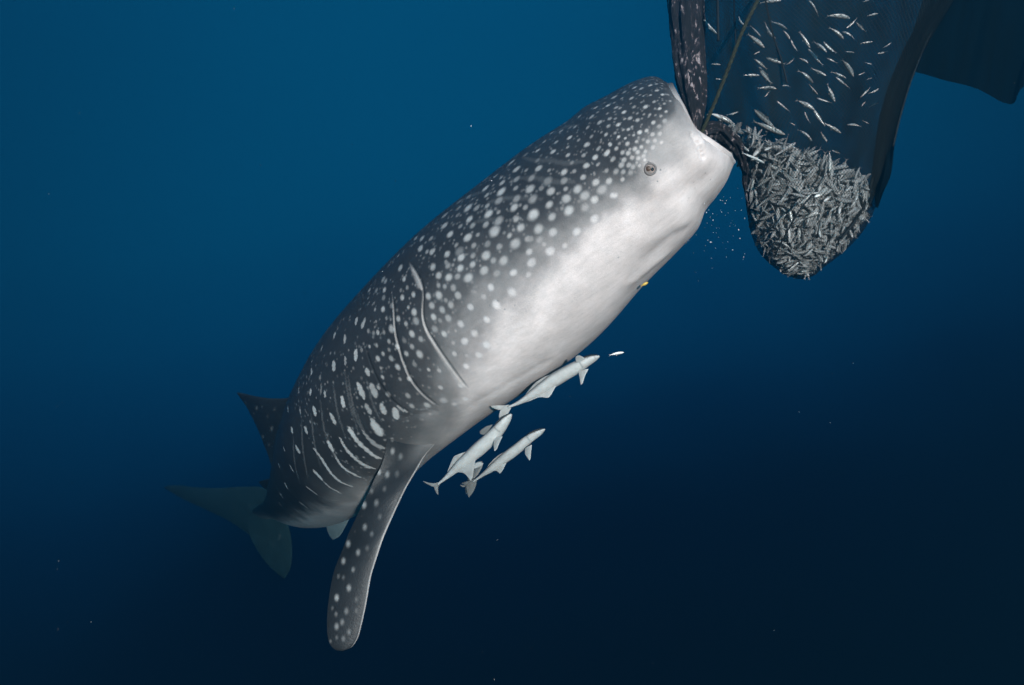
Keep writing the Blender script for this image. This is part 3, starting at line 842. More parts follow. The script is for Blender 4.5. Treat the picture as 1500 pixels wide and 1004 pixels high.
def gather_mat():
    m, n, l, p = new_mat('gathered_net')
    tco = n.new('ShaderNodeTexCoord')
    mp = n.new('ShaderNodeMapping'); mp.inputs['Scale'].default_value = (42, 42, 13)
    l.new(tco.outputs['Object'], mp.inputs['Vector'])
    nz = n.new('ShaderNodeTexNoise'); nz.inputs['Scale'].default_value = 1.0; nz.inputs['Detail'].default_value = 9; nz.inputs['Roughness'].default_value = 0.7
    l.new(mp.outputs['Vector'], nz.inputs['Vector'])
    r = n.new('ShaderNodeValToRGB')
    e = r.color_ramp.elements
    e[0].position = 0.48; e[0].color = (0.006, 0.007, 0.009, 1)
    e[1].position = 0.63; e[1].color = (0.50, 0.41, 0.41, 1)
    k = e.new(0.57); k.color = (0.030, 0.023, 0.028, 1)
    l.new(nz.outputs['Fac'], r.inputs['Fac']); l.new(r.outputs['Color'], p.inputs['Base Color'])
    bp_ = n.new('ShaderNodeBump'); bp_.inputs['Strength'].default_value = 0.9; bp_.inputs['Distance'].default_value = 0.02
    l.new(nz.outputs['Fac'], bp_.inputs['Height']); l.new(bp_.outputs['Normal'], p.inputs['Normal'])
    p.inputs['Roughness'].default_value = 0.75
    return m


M_GATHER = gather_mat()


def sheet(name, P, mat, parent, uvs=None, wrap=False):
    n_, m_ = P.shape[:2]
    me_ = make_mesh(name, P.reshape(-1, 3), grid_quads(n_, m_, wrap))
    if uvs is not None:
        lay = me_.uv_layers.new(name='UVMap')
        vi = np.zeros(len(me_.loops), np.int32); me_.loops.foreach_get('vertex_index', vi)
        lay.data.foreach_set('uv', uvs.reshape(-1, 2)[vi].astype(np.float32).ravel())
    return link(name, me_, mat, parent)


net = empty('fishing_net', npt(1175, 408))
tag(net, 'dark hanging fishing net whose bulging end is full of small fish', 'fishing net')


def child(o):
    o.matrix_parent_inverse = Matrix.Translation(-Vector(net.location))
    return o


# bag outline: left and right edge at each height
BAG = np.array([(-110, 985, 1440), (-60, 990, 1420), (0, 1000, 1395), (60, 1008, 1360), (110, 1014, 1334), (160, 1020, 1318), (190, 1032, 1310), (215, 1060, 1303), (240, 1083, 1297), (280, 1091, 1289),
                (310, 1095, 1279), (345, 1102, 1259), (375, 1117, 1229), (395, 1139, 1202), (405, 1155, 1190), (409, 1168, 1178)], float)


def bag_at(py):
    v = hermite(np.atleast_1d(py), BAG[:, 0], BAG[:, 1:])
    return v[:, 0], v[:, 1]


NBY, NBT = 170, 200
ys = np.concatenate([np.linspace(-110, 380, 120), 380 + 29 * np.sin(np.linspace(0.02, 1, 50) * np.pi / 2)])
th = np.arange(NBT + 1) * 2 * np.pi / NBT
Lx, Rx = bag_at(ys)
cx, rx = (Lx + Rx) / 2, (Rx - Lx) / 2


def bag_point(py, t, inset=0.0, wav=True):
    """Point on the bag wall; t = 0 is the right edge, pi/2 faces the camera."""
    l_, r_ = bag_at(py)
    c_, q_ = (l_ + r_) / 2, (r_ - l_) / 2
    w_ = 1 + (0.035 * np.sin(9 * t + py * 0.012) * np.sin(t) ** 2 + 0.02 * np.sin(17 * t + 1 + py * 0.02) * np.sin(t) ** 2 if wav else 0)
    k = KN / FOC
    X = (c_ - 750 + q_ * np.cos(t) * w_) * k - inset * np.cos(t)
    Y = KN - (q_ * 0.80 * k * w_ - inset) * np.sin(t)
    Z = (502 - py) * k * np.ones_like(X)
    # keep the outline on its sight lines although the wall comes towards the camera
    s_ = 1 + (Y / KN - 1) * 0.55
    return np.stack([X * s_, Y, Z * s_], -1)


bagP = np.stack([bag_point(np.full(NBT + 1, y), th) for y in ys])
uv = np.stack([np.tile((th / (2 * np.pi) * 3.2)[None], (len(ys), 1)), np.tile((ys[:, None] * KN / FOC), (1, NBT + 1))], -1)
hb_ = NBT // 2
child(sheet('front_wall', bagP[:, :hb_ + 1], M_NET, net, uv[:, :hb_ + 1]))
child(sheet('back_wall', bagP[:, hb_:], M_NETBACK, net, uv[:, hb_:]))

# the gathered, overgrown fold of net that runs down into the shark's mouth
pn, pm = 150, 60
pp = hermite(np.linspace(0, 1, pn), np.array([0, .25, .5, .75, .9, 1.0]),
             np.array([npt(1000, -110, 3.44), npt(1004, -20, 3.40), npt(1007, 60, 3.33), npt(1014, 130, 3.23), npt(1019, 175, 3.14), npt(1022, 215, 3.12)]))
prad = np.interp(np.linspace(0, 1, pn), [0, .4, .7, .85, 1], [.085, .080, .066, .045, .02])
pt = np.arange(pm) * 2 * np.pi / pm
A_ = np.array([1, 0, 0.]); B_ = np.array([0, 1, 0.])
zz = np.linspace(0, 1, pn)[:, None]
rr = prad[:, None] * (1 + 0.10 * np.sin(7 * pt[None] + 5 * zz) + 0.07 * np.sin(13 * pt[None] - 9 * zz + 1) + 0.05 * np.sin(23 * pt[None] + 14 * zz))
PV = pp[:, None] + rr[..., None] * (np.cos(pt)[None, :, None] * A_ + 0.9 * np.sin(pt)[None, :, None] * B_)
PV = PV + 0.007 * lump(PV * np.array([1, 1, .35]), 3, 77, 60)[..., None] * (np.cos(pt)[None, :, None] * A_ + np.sin(pt)[None, :, None] * B_)
child(sheet('gathered_fold', PV, M_GATHER, net, None, True))
# bunched net drawn over the lower jaw
bp0 = np.array([npt(1024, 196, 3.12), npt(1046, 190, 3.20), npt(1066, 202, 3.30), npt(1082, 222, 3.39), npt(1090, 245, 3.45), npt(1093, 275, 3.50), npt(1098, 315, 3.53)])
bt = np.linspace(0, 1, 80)
bpth = hermite(bt, np.linspace(0, 1, len(bp0)), bp0)
brad = np.interp(bt, [0, .15, .4, .6, .8, 1], [.02, .034, .032, .018, .010, .006])
rr = brad[:, None] * (1 + 0.18 * np.sin(6 * pt[None] + 8 * bt[:, None]) + 0.12 * np.sin(11 * pt[None] - 12 * bt[:, None]))
tT = norm(np.gradient(bpth, axis=0)); tA = norm(np.cross(tT, [0, 1, 0])); tB = np.cross(tT, tA)
BV = bpth[:, None] + rr[..., None] * (np.cos(pt)[None, :, None] * tA[:, None] + np.sin(pt)[None, :, None] * tB[:, None])
BV = BV + 0.006 * lump(BV, 3, 78, 55)[..., None] * tA[:, None]
child(sheet('bunched_fold', BV, M_GATHER, net, None, True))
# heavy dark fold along the right edge
ro = np.array([(1440, -110), (1400, -5), (1368, 50), (1337, 108), (1320, 165), (1311, 210), (1305, 255), (1294, 282), (1286, 305)], float)
ri = np.array([(1405, -110), (1365, -5), (1335, 50), (1308, 108), (1291, 160), (1283, 205), (1277, 255), (1280, 282), (1283, 304)], float)
fu = np.linspace(0, 1, 120)
tk = np.linspace(0, 1, len(ro))
RO = hermite(fu, tk, ro); RI = hermite(fu, tk, ri)
fl = []
for k in range(40):
    v = k / 39
    q = RI * (1 - v) + RO * v
    Y = 3.50 - 0.10 * math.sin(v * math.pi) + 0.03 * np.sin(fu * 22 + v * 9) + 0.025 * math.sin(v * 17)
    fl.append(np.stack([at(a, b_, y) for (a, b_), y in zip(q, Y)]))
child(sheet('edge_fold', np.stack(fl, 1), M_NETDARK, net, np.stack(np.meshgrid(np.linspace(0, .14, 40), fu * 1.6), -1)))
# curtain of net hanging beyond
cb = np.array([(1318, 104), (1337, 107), (1365, 111), (1400, 122), (1440, 135), (1472, 150), (1486, 152), (1497, 128), (1540, 95), (1600, 80)], float)
cu = np.linspace(0, 1, 140)
CB = hermite(cu, np.linspace(0, 1, len(cb)), cb)
CB[:, 1] += 1.5 * np.sin(cu * 23 + 2)
cl = []
for k in range(50):
    v = k / 49
    top = np.stack([np.interp(cu, [0, 1], [1400, 1640]), np.full(140, -150.0)], -1)
    w = v
    q = top * (1 - w) + CB * w
    Y = 3.75 + 0.9 * cu + 0.05 * np.sin(cu * 21 + 1.5 * v) * (0.4 + 0.6 * v) + 0.02 * np.sin(cu * 47 - v * 3)
    cl.append(np.stack([at(a, b_, y) for (a, b_), y in zip(q, Y)]))
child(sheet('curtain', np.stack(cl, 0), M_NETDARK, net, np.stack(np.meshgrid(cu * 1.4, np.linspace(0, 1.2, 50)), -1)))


def cord(name, pts, r, mat=None):
    P = np.array([at(*p) for p in pts])
    t = np.linspace(0, 1, len(P))
    Q = hermite(np.linspace(0, 1, 40), t, P)
    return child(link(name, tube(Q, r, 7).mesh(name), mat or M_NETC, net))


M_NETC = plain_mat('net_cord', (0.012, 0.016, 0.018), rough=0.8)
cord('edge_cord', [(1420, -60, 3.55), (1394, 0, 3.54), (1365, 45, 3.50), (1338, 108, 3.45), (1320, 165, 3.42), (1308, 215, 3.42)], 0.006)
cord('seam_cord', [(1110, -60, 3.15), (1121, 0, 3.14), (1132, 50, 3.13), (1145, 90, 3.12), (1153, 122, 3.11)], 0.004)
cord('seam_cord', [(1048, -60, 3.2), (1051, 0, 3.2), (1052, 60, 3.2)], 0.006)
cord('seam_cord', [(1074, -60, 3.2), (1075, 0, 3.2), (1078, 70, 3.2)], 0.003)
cord('seam_cord', [(1135, 375, 3.33), (1150, 345, 3.27), (1170, 310, 3.2), (1190, 285, 3.2)], 0.004)
cord('seam_cord', [(1283, 240, 3.46), (1272, 285, 3.42), (1255, 320, 3.38), (1232, 350, 3.36)], 0.007)

# twisted olive rope in front of the bag, its end caught in the mouth
rp = np.array([at(1135, -60, 3.00), at(1110, 0, 3.01), at(1088, 45, 3.02), at(1070, 92, 3.04), at(1048, 148, 3.07), at(1027, 196, 3.10)])
rq = hermite(np.linspace(0, 1, 160), np.linspace(0, 1, 6), rp)
rb = Build()
tg = norm(np.gradient(rq, axis=0)); ra = norm(np.cross(tg, [0, 1, 0])); rbn = np.cross(tg, ra)
for k in range(3):
    a = np.linspace(0, 60, 160) + k * 2 * math.pi / 3
    tube(rq + 0.0042 * (np.cos(a)[:, None] * ra + np.sin(a)[:, None] * rbn), 0.0048, 7, b=rb)
rope = link('rope', rb.mesh('rope'), M_ROPE)
tag(rope, 'thin olive rope running down the front of the net into the mouth', 'rope')


# ------------------------------------------------------------------ small fish
def small_fish(seed, silver=True, bend=0.0, lod=1):
    """Spindle-bodied sardine, 1 unit long, nose at +X/2, back +Z."""
    r = random.Random(seed)
    b = Build()
    n, m = (11, 10)
    xs = np.array([0.5, .485, .45, .38, .27, .12, -.05, -.2, -.31, -.38, -.42])
    hh = np.array([.004, .020, .042, .066, .086, .096, .088, .062, .036, .022, .020]) * r.uniform(.92, 1.12)
    ww = hh * np.array([.9, .85, .8, .74, .66, .6, .56, .5, .42, .3, .2])
    ph = np.arange(m) * 2 * np.pi / m
    yb = bend * (xs - 0.1) ** 2
    V = np.stack([np.tile(xs[:, None], (1, m)), yb[:, None] + ww[:, None] * np.cos(ph)[None], hh[:, None] * np.sin(ph)[None] - 0.12 * hh[:, None]], -1)
    s = np.sin(ph)
    back = np.array([0.10, 0.13, 0.14]) if silver else np.array([0.50, 0.50, 0.49])
    side = np.array([0.93, 0.92, 0.88]) if silver else np.array([0.84, 0.82, 0.80])
    t = sstep(0.75, 0.2, s)
    Cc_ = back + (side - back) * t[None, :, None] * np.ones((n, 1, 1))
    Cc_ = Cc_ * (0.88 + 0.24 * np.random.default_rng(seed).random((n, m, 1)))
    Cc_[1:3, 1] = Cc_[1:3, 4] = 0.03            # eyes
    b.add(np.concatenate([V.reshape(-1, 3), [[.505, yb[0], 0], [-.425, yb[-1], 0]]]), grid_quads(n, m, True)[:, ::-1],
          [[n * m, k, (k + 1) % m] for k in range(m)] + [[n * m + 1, (n - 1) * m + (k + 1) % m, (n - 1) * m + k] for k in range(m)],
          np.concatenate([Cc_.reshape(-1, 3), [side, side]]))
    fc = side * 0.55
    y0 = yb[-1]

    def blade(pts, t=0.004):
        P = np.array(pts, float); k = len(P)
        A = P + [0, t, 0]; B = P - [0, t, 0]
        V_ = np.concatenate([A, B])
        T_ = [[0, i, i + 1] for i in range(1, k - 1)] + [[k, k + i + 1, k + i] for i in range(1, k - 1)]
        Q_ = [[i, (i + 1) % k, k + (i + 1) % k, k + i] for i in range(k)]
        b.add(V_, Q_, T_, fc)
    blade([(-.40, y0, 0), (-.44, y0 * 1.1, .035), (-.52, y0 * 1.3, .085), (-.47, y0 * 1.2, .018), (-.455, y0 * 1.15, 0)])
    blade([(-.40, y0, 0), (-.455, y0 * 1.15, 0), (-.47, y0 * 1.2, -.018), (-.52, y0 * 1.3, -.085), (-.44, y0 * 1.1, -.035)])
    blade([(.06, yb[5], .075), (-.01, yb[6], .125), (-.06, yb[6], .08)])
    blade([(-.14, yb[7], -.07), (-.22, yb[7], -.095), (-.27, yb[8], -.05)])
    return b


SW_MESH = []
for k in range(6):
    me_ = small_fish(100 + k, True, [0, .25, -.25, .5, -.5, .1][k]).mesh('sardine')
    me_.materials.append(M_FISH); SW_MESH.append(me_)
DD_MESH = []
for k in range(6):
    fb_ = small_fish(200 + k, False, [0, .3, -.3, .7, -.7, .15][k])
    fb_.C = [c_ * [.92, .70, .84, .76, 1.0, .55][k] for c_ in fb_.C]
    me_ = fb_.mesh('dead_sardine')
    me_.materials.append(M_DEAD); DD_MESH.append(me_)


def orient(d, roll):
    """Matrix whose X axis is d and whose Y axis (fish flank) is rolled towards the camera."""
    x = Vector(d).normalized()
    y = Vector((0, -1, 0)); y = (y - x * y.dot(x)).normalized()
    z = x.cross(y)
    m = Matrix((x, y, z)).transposed().to_4x4()
    return m @ Matrix.Rotation(roll, 4, 'X')


SWIM_C = [(310,115,370,195),(345,355,395,355),(495,95,530,160),(550,190,630,260),(565,140,610,205),(635,135,685,220),(680,120,765,155),(745,170,775,215),(780,225,815,280),(830,180,885,260),(880,275,955,355),(1000,155,1075,210),
          (1070,170,1135,205),(1090,155,1140,110),(985,80,1095,100),(885,5,940,80),(910,220,970,290),(965,235,1025,295),(1060,330,1130,410),(1170,240,1230,230),(1155,412,1185,400),(1195,440,1230,428),(1170,530,1215,485),
          (1215,520,1270,488),(1165,590,1190,562),(1210,590,1265,565),(1100,680,1165,690),(1175,665,1210,680),(655,315,745,355),(760,355,805,320),(585,330,655,375),(615,370,670,465),(525,415,605,415),(605,480,695,490),
          (735,470,780,470),(830,320,875,345),(830,390,910,450),(900,375,970,420),(985,320,1035,345),(1030,430,1105,480),(975,470,1025,555),(880,470,930,520),(930,540,1000,568),(820,548,905,605),(705,560,775,610),
          (580,610,705,700),(580,675,740,740),(855,620,885,675),(910,605,965,690),(965,680,1055,730),(830,710,900,770),(940,730,980,775),(775,675,805,690),(370,435,405,435),(340,620,465,680),(430,635,490,620),(1180,10,1210,5),
          (620,10,720,10),(1140,130,1195,170),(1190,345,1225,355),(1290,265,1330,240),(1260,295,1310,285),(1200,90,1260,75),(640,530,665,500),(580,300,610,285),(1080,285,1130,290),(1010,395,1080,430)]
SWIM = [(950 + a / 3.75, b / 3.75, 950 + c / 3.75, d / 3.75) for a, b, c, d in SWIM_C]
SWIM += [(1030 + a / 4.183, 180 + b / 4.183, 1030 + c / 4.183, 180 + d / 4.183) for a, b, c, d in
         [(240,190,375,245), (375,110,480,190), (610,50,670,100), (720,60,755,110), (790,170,840,185), (890,280,970,280)]]
n_swim = 0
for x1, y1, x2, y2 in SWIM:
    mx_, my_ = (x1 + x2) / 2, (y1 + y2) / 2
    near = random.random()
    Y = 3.28 + 0.42 * near
    a, b_ = at(x1, y1, Y), at(x2, y2, Y)
    d = b_ - a
    if random.random() < 0.35:
        d = -d
    L = np.linalg.norm(d) * 1.12
    d = d / np.linalg.norm(d) + np.array([0, random.uniform(-.25, .25), 0])
    o = link('sardine', random.choice(SW_MESH))
    o.matrix_world = Matrix.Translation(Vector((a + b_) / 2)) @ orient(d, random.uniform(-.7, .9)) @ Matrix.Diagonal((L, L * 0.95, L * random.uniform(.8, 1.05), 1))
    tag(o, 'slim bright silver fish swimming loose in the net above the packed heap', 'fish', 'silver fish swimming inside the net')
    n_swim += 1

# packed fish: the outer layer one by one, the heap behind it as one mass
N_PACK = 298 - n_swim


def pack_top(px):
    return np.interp(px, [1030, 1075, 1110, 1150, 1200, 1250, 1290], [178, 190, 200, 214, 232, 256, 280])


def pack_pose(depth0, depth1, wrap=-0.02):
    while True:
        py = random.uniform(180, 404)
        t = random.gauss(math.pi / 2, 1.15)
        if not (-wrap < t < math.pi + wrap):
            continue
        P = bag_point(np.array([py]), np.array([t]), random.uniform(depth0, depth1), False)[0]
        q = project(P)
        if q[1] > pack_top(q[0]) + random.gauss(0, 6) and 1046 < q[0] < bag_at(q[1])[1][0] - 9 and q[1] < 402:
            break
    ang = random.gauss(0.75, 0.6) if q[0] > 1170 else random.uniform(-math.pi / 2, math.pi / 2)
    if random.random() < 0.3:
        ang = random.uniform(0, math.pi)
    # direction inside the bag wall
    if py > 370:
        ang = random.gauss(0, 0.5)
    e1 = np.array([-math.sin(t), -0.8 * math.cos(t), 0]); e1 /= np.linalg.norm(e1)
    d = -e1 * math.cos(ang) + np.array([0, 0, 1.0]) * math.sin(ang) + np.array([0, random.gauss(0, .08), 0])
    if random.random() < 0.5:
        d = -d
    L = random.choice([.06, .07, .085, .10, .115]) * random.uniform(.9, 1.1) * float(np.interp(py, [300, 400], [1, .62]))
    return Vector(P), d, L


for k in range(N_PACK):
    P, d, L = pack_pose(0.010, 0.032)
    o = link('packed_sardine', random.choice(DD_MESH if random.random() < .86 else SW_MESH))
    o.matrix_world = Matrix.Translation(P) @ orient(d, random.gauss(0, .55)) @ Matrix.Diagonal((L, L * .9, L * random.uniform(.85, 1.45), 1))
    tag(o, 'dull grey fish packed tight in the bulging bottom of the net', 'fish', 'grey fish heaped in the bottom of the net')
hb = Build()
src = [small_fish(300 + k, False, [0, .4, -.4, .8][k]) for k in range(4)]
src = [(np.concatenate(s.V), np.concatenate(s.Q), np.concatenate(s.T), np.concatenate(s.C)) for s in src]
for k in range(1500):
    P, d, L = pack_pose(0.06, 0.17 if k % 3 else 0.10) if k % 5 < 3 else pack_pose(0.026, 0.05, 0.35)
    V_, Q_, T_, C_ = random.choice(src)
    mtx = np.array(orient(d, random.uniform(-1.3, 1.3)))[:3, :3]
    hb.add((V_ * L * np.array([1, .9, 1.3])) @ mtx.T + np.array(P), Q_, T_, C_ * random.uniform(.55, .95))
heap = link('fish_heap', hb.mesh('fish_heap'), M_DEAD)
tag(heap, 'mass of small grey fish filling the bottom of the net', 'fish heap', kind='stuff')


# ------------------------------------------------------------------ remoras and other small fish by the belly
def loft_fish(b, path, wid_, hei_, up, cols, m=28, flat_top=0.0):
    P = np.asarray(path, float)
    n = 70
    t = np.concatenate([[0], np.cumsum(np.linalg.norm(np.diff(P, axis=0), axis=1))]); t /= t[-1]
    u = np.linspace(0, 1, n); u = u ** 1.15
    Q = hermite(u, t, P)
    T = norm(np.gradient(Q, axis=0))
    Up = norm(np.asarray(up) - T * (T @ np.asarray(up))[:, None]); Sd = np.cross(T, Up)
    w = np.interp(u, *wid_); h = np.interp(u, *hei_)
    k5 = np.ones(5) / 5
    w = np.convolve(np.pad(w, 2, mode='edge'), k5, 'valid'); h = np.convolve(np.pad(h, 2, mode='edge'), k5, 'valid')
    ph = np.arange(m) * 2 * np.pi / m
    V = Q[:, None] + (w[:, None] * np.cos(ph)[None])[..., None] * Sd[:, None] + (h[:, None] * np.sin(ph)[None])[..., None] * Up[:, None]
    Cv = cols(u[:, None] * np.ones((1, m)), ph[None] * np.ones((n, 1)))
    b.add(np.concatenate([V.reshape(-1, 3), Q[:1], Q[-1:]]), grid_quads(n, m, True),
          [[n * m, (k + 1) % m, k] for k in range(m)] + [[n * m + 1, (n - 1) * m + k, (n - 1) * m + (k + 1) % m] for k in range(m)],
          np.concatenate([Cv.reshape(-1, 3), Cv[0, :1], Cv[-1, :1]]))
    return Q, Up, Sd


def remora(path, hw, up, fins, label, tint=1.15):
    """Slender suckerfish: flat head with a sucker disc, belly towards us, long low fins."""
    b = Build()
    P = np.array([at(*p) for p in path])
    k = np.mean([p[2] for p in path]) / FOC
    hw = hw * k
    pale = np.array([0.50, 0.51, 0.49]) * tint
    dusk = np.array([0.17, 0.185, 0.19]) * tint

    def cols(u, ph):
        s = np.sin(ph)
        c = pale + (dusk - pale) * sstep(-0.05, 0.75, s)[..., None]
        c = c + (dusk * .9 - c) * (0.35 * sstep(.4, .0, np.abs(np.abs(np.cos(ph)) - 0.93) / .07) * sstep(.02, .1, u))[..., None]
        gl = np.exp(-((u - .17) / .006) ** 2) + np.exp(-((u - .035) / .006) ** 2) * .6
        c = c * (1 - 0.55 * np.clip(gl * (np.abs(np.cos(ph)) > .3), 0, 1)[..., None])
        return c
    Q, Up, Sd = loft_fish(b, P, ([0, .02, .06, .14, .25, .45, .65, .85, .95, 1], np.array([.10, .40, .66, .86, .96, 1, .78, .34, .16, .13]) * hw),
                          ([0, .02, .06, .14, .25, .45, .65, .85, .95, 1], np.array([.06, .20, .38, .60, .80, .88, .70, .32, .17, .15]) * hw), up, cols)
    # sucker disc with cross ridges on the crown
    dn, dm = 40, 14
    su = np.linspace(0.015, 0.20, dn)
    ci = np.interp(su, np.linspace(0, 1, 70) ** 1.15, np.arange(70))
    Vd = []
    for a_, ui in enumerate(ci):
        i0 = min(int(ui), 68); f_ = ui - i0
        q = Q[i0] * (1 - f_) + Q[i0 + 1] * f_
        wv = hw * 0.62 * math.sqrt(max(0.0, 1 - ((a_ / (dn - 1)) * 2 - 1) ** 2)) + 0.0005
        hv = np.interp(su[a_], [0, .06, .14, .25], [.12, .38, .60, .8]) * hw
        for v in np.linspace(-1, 1, dm):
            Vd.append(q + Sd[i0] * wv * v + Up[i0] * (hv * (1 - .25 * v * v) + 0.004 + 0.002 * math.sin(a_ * 1.6)))
    b.add(np.array(Vd), grid_quads(dn, dm, False), None, np.tile(dusk * 0.6, (dn * dm, 1)))
    for f in fins:
        fin(f[0], f[1], f[2], n=26, m=14, face=pale * f[3], back=pale * f[3] * .7, b=b, tip_t=0.3)
    i0 = 9
    for sgn in (-1, 1):
        for q_, r_, cc in ((Q[i0] + Sd[i0] * sgn * hw * .66 + Up[i0] * hw * .06, hw * .10, (0.5, 0.48, 0.4)), (Q[i0] + Sd[i0] * sgn * hw * .71 + Up[i0] * hw * .06, hw * .065, (0.01, 0.01, 0.01))):
            V_ = [q_ + r_ * np.array([math.sin(a) * math.cos(c), math.sin(a) * math.sin(c), math.cos(a)]) for a in np.linspace(.05, 3.09, 8) for c in np.arange(10) * .6283]
            b.add(np.array(V_), grid_quads(8, 10, True), None, cc)
    o = link('remora', b.mesh('remora'), M_REMORA)
    tag(o, label, 'remora', 'remoras under the shark')
    return o


YR = 3.05
remora([(878, 522, 2.98), (866, 527, 2.99), (845, 538, 3.01), (815, 555, 3.04), (785, 575, 3.07), (760, 590, 3.10), (744, 597, 3.12)], 11.5, (-0.70, 0.55, 0.50),
       [([(862, 541, 2.97), (856, 553, 2.95), (853, 562, 2.94), (851, 564, 2.94)], [(847, 545, 2.99), (849, 553, 2.97), (850, 560, 2.95), (850.5, 563, 2.945)], .006, .85),
        ([(862, 530, 2.98), (855, 524, 2.97), (848, 521, 2.96), (844, 522, 2.96)], [(850, 536, 3.0), (845, 532, 2.98), (843, 526, 2.97), (843, 523, 2.965)], .006, .6),
        ([(818, 560, 3.03), (812, 570, 3.03), (806, 580, 3.03), (803, 583, 3.03)], [(762, 592, 3.10), (775, 588, 3.08), (792, 582, 3.05), (800, 583, 3.035)], .006, .9),
        ([(812, 547, 3.05), (800, 551, 3.06), (785, 560, 3.07)], [(765, 585, 3.10), (770, 578, 3.09), (780, 565, 3.075)], .006, .6),
        ([(746, 593, 3.12), (738, 594, 3.13), (728, 594, 3.14), (719, 595, 3.15)], [(742, 599, 3.12), (737, 601, 3.13), (728, 600, 3.14), (720, 597, 3.15)], .006, .85),
        ([(749, 598, 3.12), (743, 608, 3.13), (737, 615, 3.14), (733, 618, 3.15)], [(740, 595, 3.12), (733, 602, 3.13), (731, 611, 3.14), (732, 617, 3.15)], .006, .85)],
       'pale remora close along the shark belly, highest of the three near the small pale fish')
remora([(749, 607, 3.10), (740, 618, 3.11), (725, 636, 3.13), (698, 661, 3.16), (672, 683, 3.20), (652, 701, 3.24), (641, 710, 3.26)], 11.5, (-0.60, 0.65, 0.45),
       [([(736, 640, 3.09), (731, 650, 3.07), (727, 659, 3.06), (725, 661, 3.06)], [(724, 642, 3.11), (723, 650, 3.09), (723.5, 657, 3.07), (724, 660, 3.06)], .006, .85),
        ([(722, 622, 3.13), (712, 625, 3.14), (705, 630, 3.15), (703, 632, 3.16)], [(712, 636, 3.14), (706, 637, 3.15), (703, 635, 3.155), (702, 633, 3.16)], .006, .35),
        ([(700, 668, 3.15), (696, 676, 3.15), (694, 688, 3.15), (692, 700, 3.16), (690, 704, 3.16)], [(662, 697, 3.21), (672, 692, 3.19), (680, 694, 3.18), (686, 700, 3.17), (689, 704, 3.16)], .006, .75),
        ([(690, 660, 3.17), (676, 664, 3.18), (666, 668, 3.19)], [(655, 692, 3.24), (659, 682, 3.22), (664, 670, 3.20)], .006, .7),
        ([(644, 706, 3.26), (635, 708, 3.27), (627, 707, 3.28), (620, 705, 3.29)], [(640, 713, 3.26), (634, 713, 3.27), (627, 710, 3.28), (620, 706, 3.29)], .006, .45),
        ([(645, 709, 3.26), (642, 714, 3.27), (642, 720, 3.28), (642, 725, 3.29)], [(637, 711, 3.26), (636, 714, 3.27), (638, 720, 3.28), (641, 725, 3.29)], .006, .45),
        ([(697, 678, 3.15), (702, 677, 3.14), (708, 679, 3.13)], [(693, 687, 3.15), (700, 685, 3.14), (707, 681, 3.13)], .005, .8)],
       'broad pale remora beside the root of the pectoral fin')
remora([(798, 629, 3.15), (790, 634, 3.16), (778, 641, 3.17), (758, 657, 3.20), (737, 673, 3.24), (718, 688, 3.28), (704, 698, 3.32), (693, 706, 3.35)], 8.6, (-0.55, 0.65, 0.50),
       [([(779, 652, 3.14), (778, 662, 3.13), (777, 671, 3.12), (776, 675, 3.12)], [(769, 657, 3.16), (769, 664, 3.15), (772, 670, 3.13), (775, 674, 3.12)], .005, .85),
        ([(742, 678, 3.23), (739, 684, 3.23), (735, 691, 3.23), (732, 694, 3.23)], [(712, 694, 3.29), (720, 691, 3.27), (727, 690, 3.25), (731, 693, 3.235)], .005, .8),
        ([(748, 660, 3.22), (735, 664, 3.24), (724, 672, 3.26)], [(712, 688, 3.30), (716, 681, 3.28), (722, 674, 3.265)], .005, .7),
        ([(698, 701, 3.34), (690, 703, 3.36), (682, 706, 3.38), (676, 708, 3.40)], [(694, 709, 3.35), (689, 711, 3.36), (682, 711, 3.38), (677, 709, 3.40)], .006, .38),
        ([(699, 702, 3.34), (697, 712, 3.36), (693, 721, 3.38), (687, 729, 3.40)], [(690, 706, 3.35), (684, 710, 3.37), (684, 720, 3.39), (686, 728, 3.40)], .006, .38)],
       'slim pale remora farthest from the shark belly, in open water below the others')

remora([(706, 677, 3.34), (702, 682, 3.35), (697, 689, 3.37), (691, 698, 3.39), (686, 706, 3.41), (683, 711, 3.42)], 6.5, (-0.2, -0.75, 0.4),
       [([(684, 709, 3.42), (679, 711, 3.43), (674, 710, 3.44)], [(682, 713, 3.42), (678, 714, 3.43), (674, 711, 3.44)], .005, .5),
        ([(685, 710, 3.42), (686, 717, 3.43), (684, 724, 3.44)], [(681, 712, 3.42), (682, 718, 3.43), (683, 724, 3.44)], .005, .5)],
       'small remora mostly hidden behind the two lower remoras, sucker disc showing', 0.9)

# two tiny stray fish
b = Build()
o = link('small_pale_fish', small_fish(400, True, .2).mesh('small_pale_fish'), M_REMORA)
d = at(914, 516, 2.95) - at(892, 520, 2.95)
o.matrix_world = Matrix.Translation(Vector(at(903, 518.5, 2.95))) @ orient(d, 0.2) @ Matrix.Diagonal((.066, .066, .07, 1))
tag(o, 'tiny pale pinkish fish swimming just ahead of the highest remora', 'fish')
o = link('small_golden_fish', small_fish(401, True, -.2).mesh('small_golden_fish'), M_GOLD)
d = at(949, 414, 2.95) - at(940, 419, 2.95)
o.matrix_world = Matrix.Translation(Vector(at(944.5, 416.5, 2.95))) @ orient(d, 0.1) @ Matrix.Diagonal((.034, .04, .06, 1))
tag(o, 'tiny golden yellow fish under the white throat of the shark', 'fish')

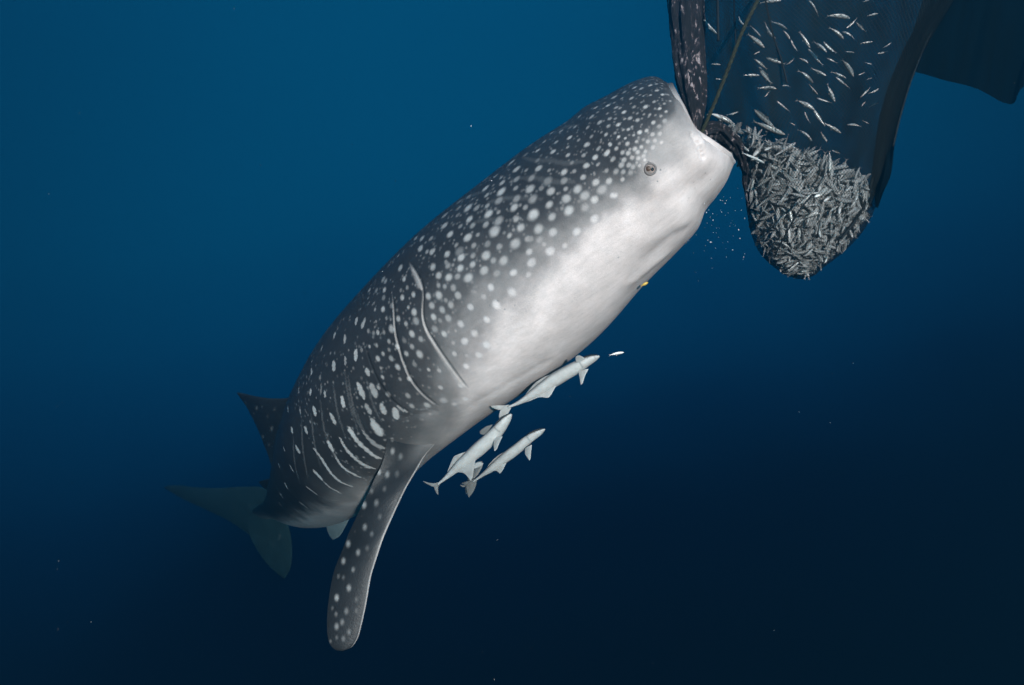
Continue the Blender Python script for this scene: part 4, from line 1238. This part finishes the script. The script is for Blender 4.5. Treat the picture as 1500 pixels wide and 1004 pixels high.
# drifting scales and plankton
pb = Build()
ico = [np.array(v) for v in ((1, 0, 0), (-1, 0, 0), (0, 1, 0), (0, -1, 0), (0, 0, 1), (0, 0, -1))]
icf = [(0, 2, 4), (2, 1, 4), (1, 3, 4), (3, 0, 4), (2, 0, 5), (1, 2, 5), (3, 1, 5), (0, 3, 5)]


def speck(p, r):
    sc_ = np.array([random.uniform(.5, 1.3) for _ in range(3)]) * r
    pb.add(np.array([p + v * sc_ for v in ico]), None, icf, (.8, .82, .8))


for k in range(70):
    q = (random.gauss(1045, 26), random.gauss(330, 38))
    speck(at(*q, random.uniform(2.7, 3.3)), random.choice([.0012, .0016, .0022, .003]))
for x, y, r in ((1041, 355, .006), (1057, 311, .004), (1082, 337, .004), (1070, 290, .003), (1045, 341, .003), (1062, 298, .0035), (690, 185, .0045), (902, 176, .004), (720, 265, .004), (879, 249, .004), (560, 398, .004)):
    speck(at(x, y, 2.75), r * .8)
for k in range(70):
    speck(at(random.uniform(0, 1500), random.uniform(0, 1000), random.uniform(2.0, 6.0)), random.choice([.0008, .001, .0014]))
tag(link('drifting_particles', pb.mesh('drifting_particles'), M_SPECK), 'tiny white flakes drifting in the water', 'particles', kind='stuff')

# ------------------------------------------------------------------ the water itself
hx, y0, y1, z0, z1 = 9.0, -0.4, 10.0, -6.2, 5.3
V = np.array([(x, y, z) for x in (-hx, hx) for y in (y0, y1) for z in (z0, z1)])
Qh = [[0, 1, 3, 2], [4, 6, 7, 5], [0, 4, 5, 1], [2, 3, 7, 6], [0, 2, 6, 4], [1, 5, 7, 3]]
haze = link('haze', make_mesh('haze', V, Qh, smooth=False))
mh = bpy.data.materials.new('sea_water')
mh.use_nodes = True
hn, hl = mh.node_tree.nodes, mh.node_tree.links
for nd in list(hn):
    if nd.type == 'BSDF_PRINCIPLED':
        hn.remove(nd)
pv = hn.new('ShaderNodeVolumePrincipled')
pv.inputs['Color'].default_value = (0.02, 0.14, 0.22, 1)
pv.inputs['Absorption Color'].default_value = (0.0, 0.035, 0.06, 1)
pv.inputs['Density'].default_value = 0.25
pv.inputs['Anisotropy'].default_value = 0.80
hl.new(pv.outputs['Volume'], hn['Material Output'].inputs['Volume'])
haze.data.materials.append(mh)
tag(haze, 'blue sea water filling the whole scene', 'water', kind='stuff')
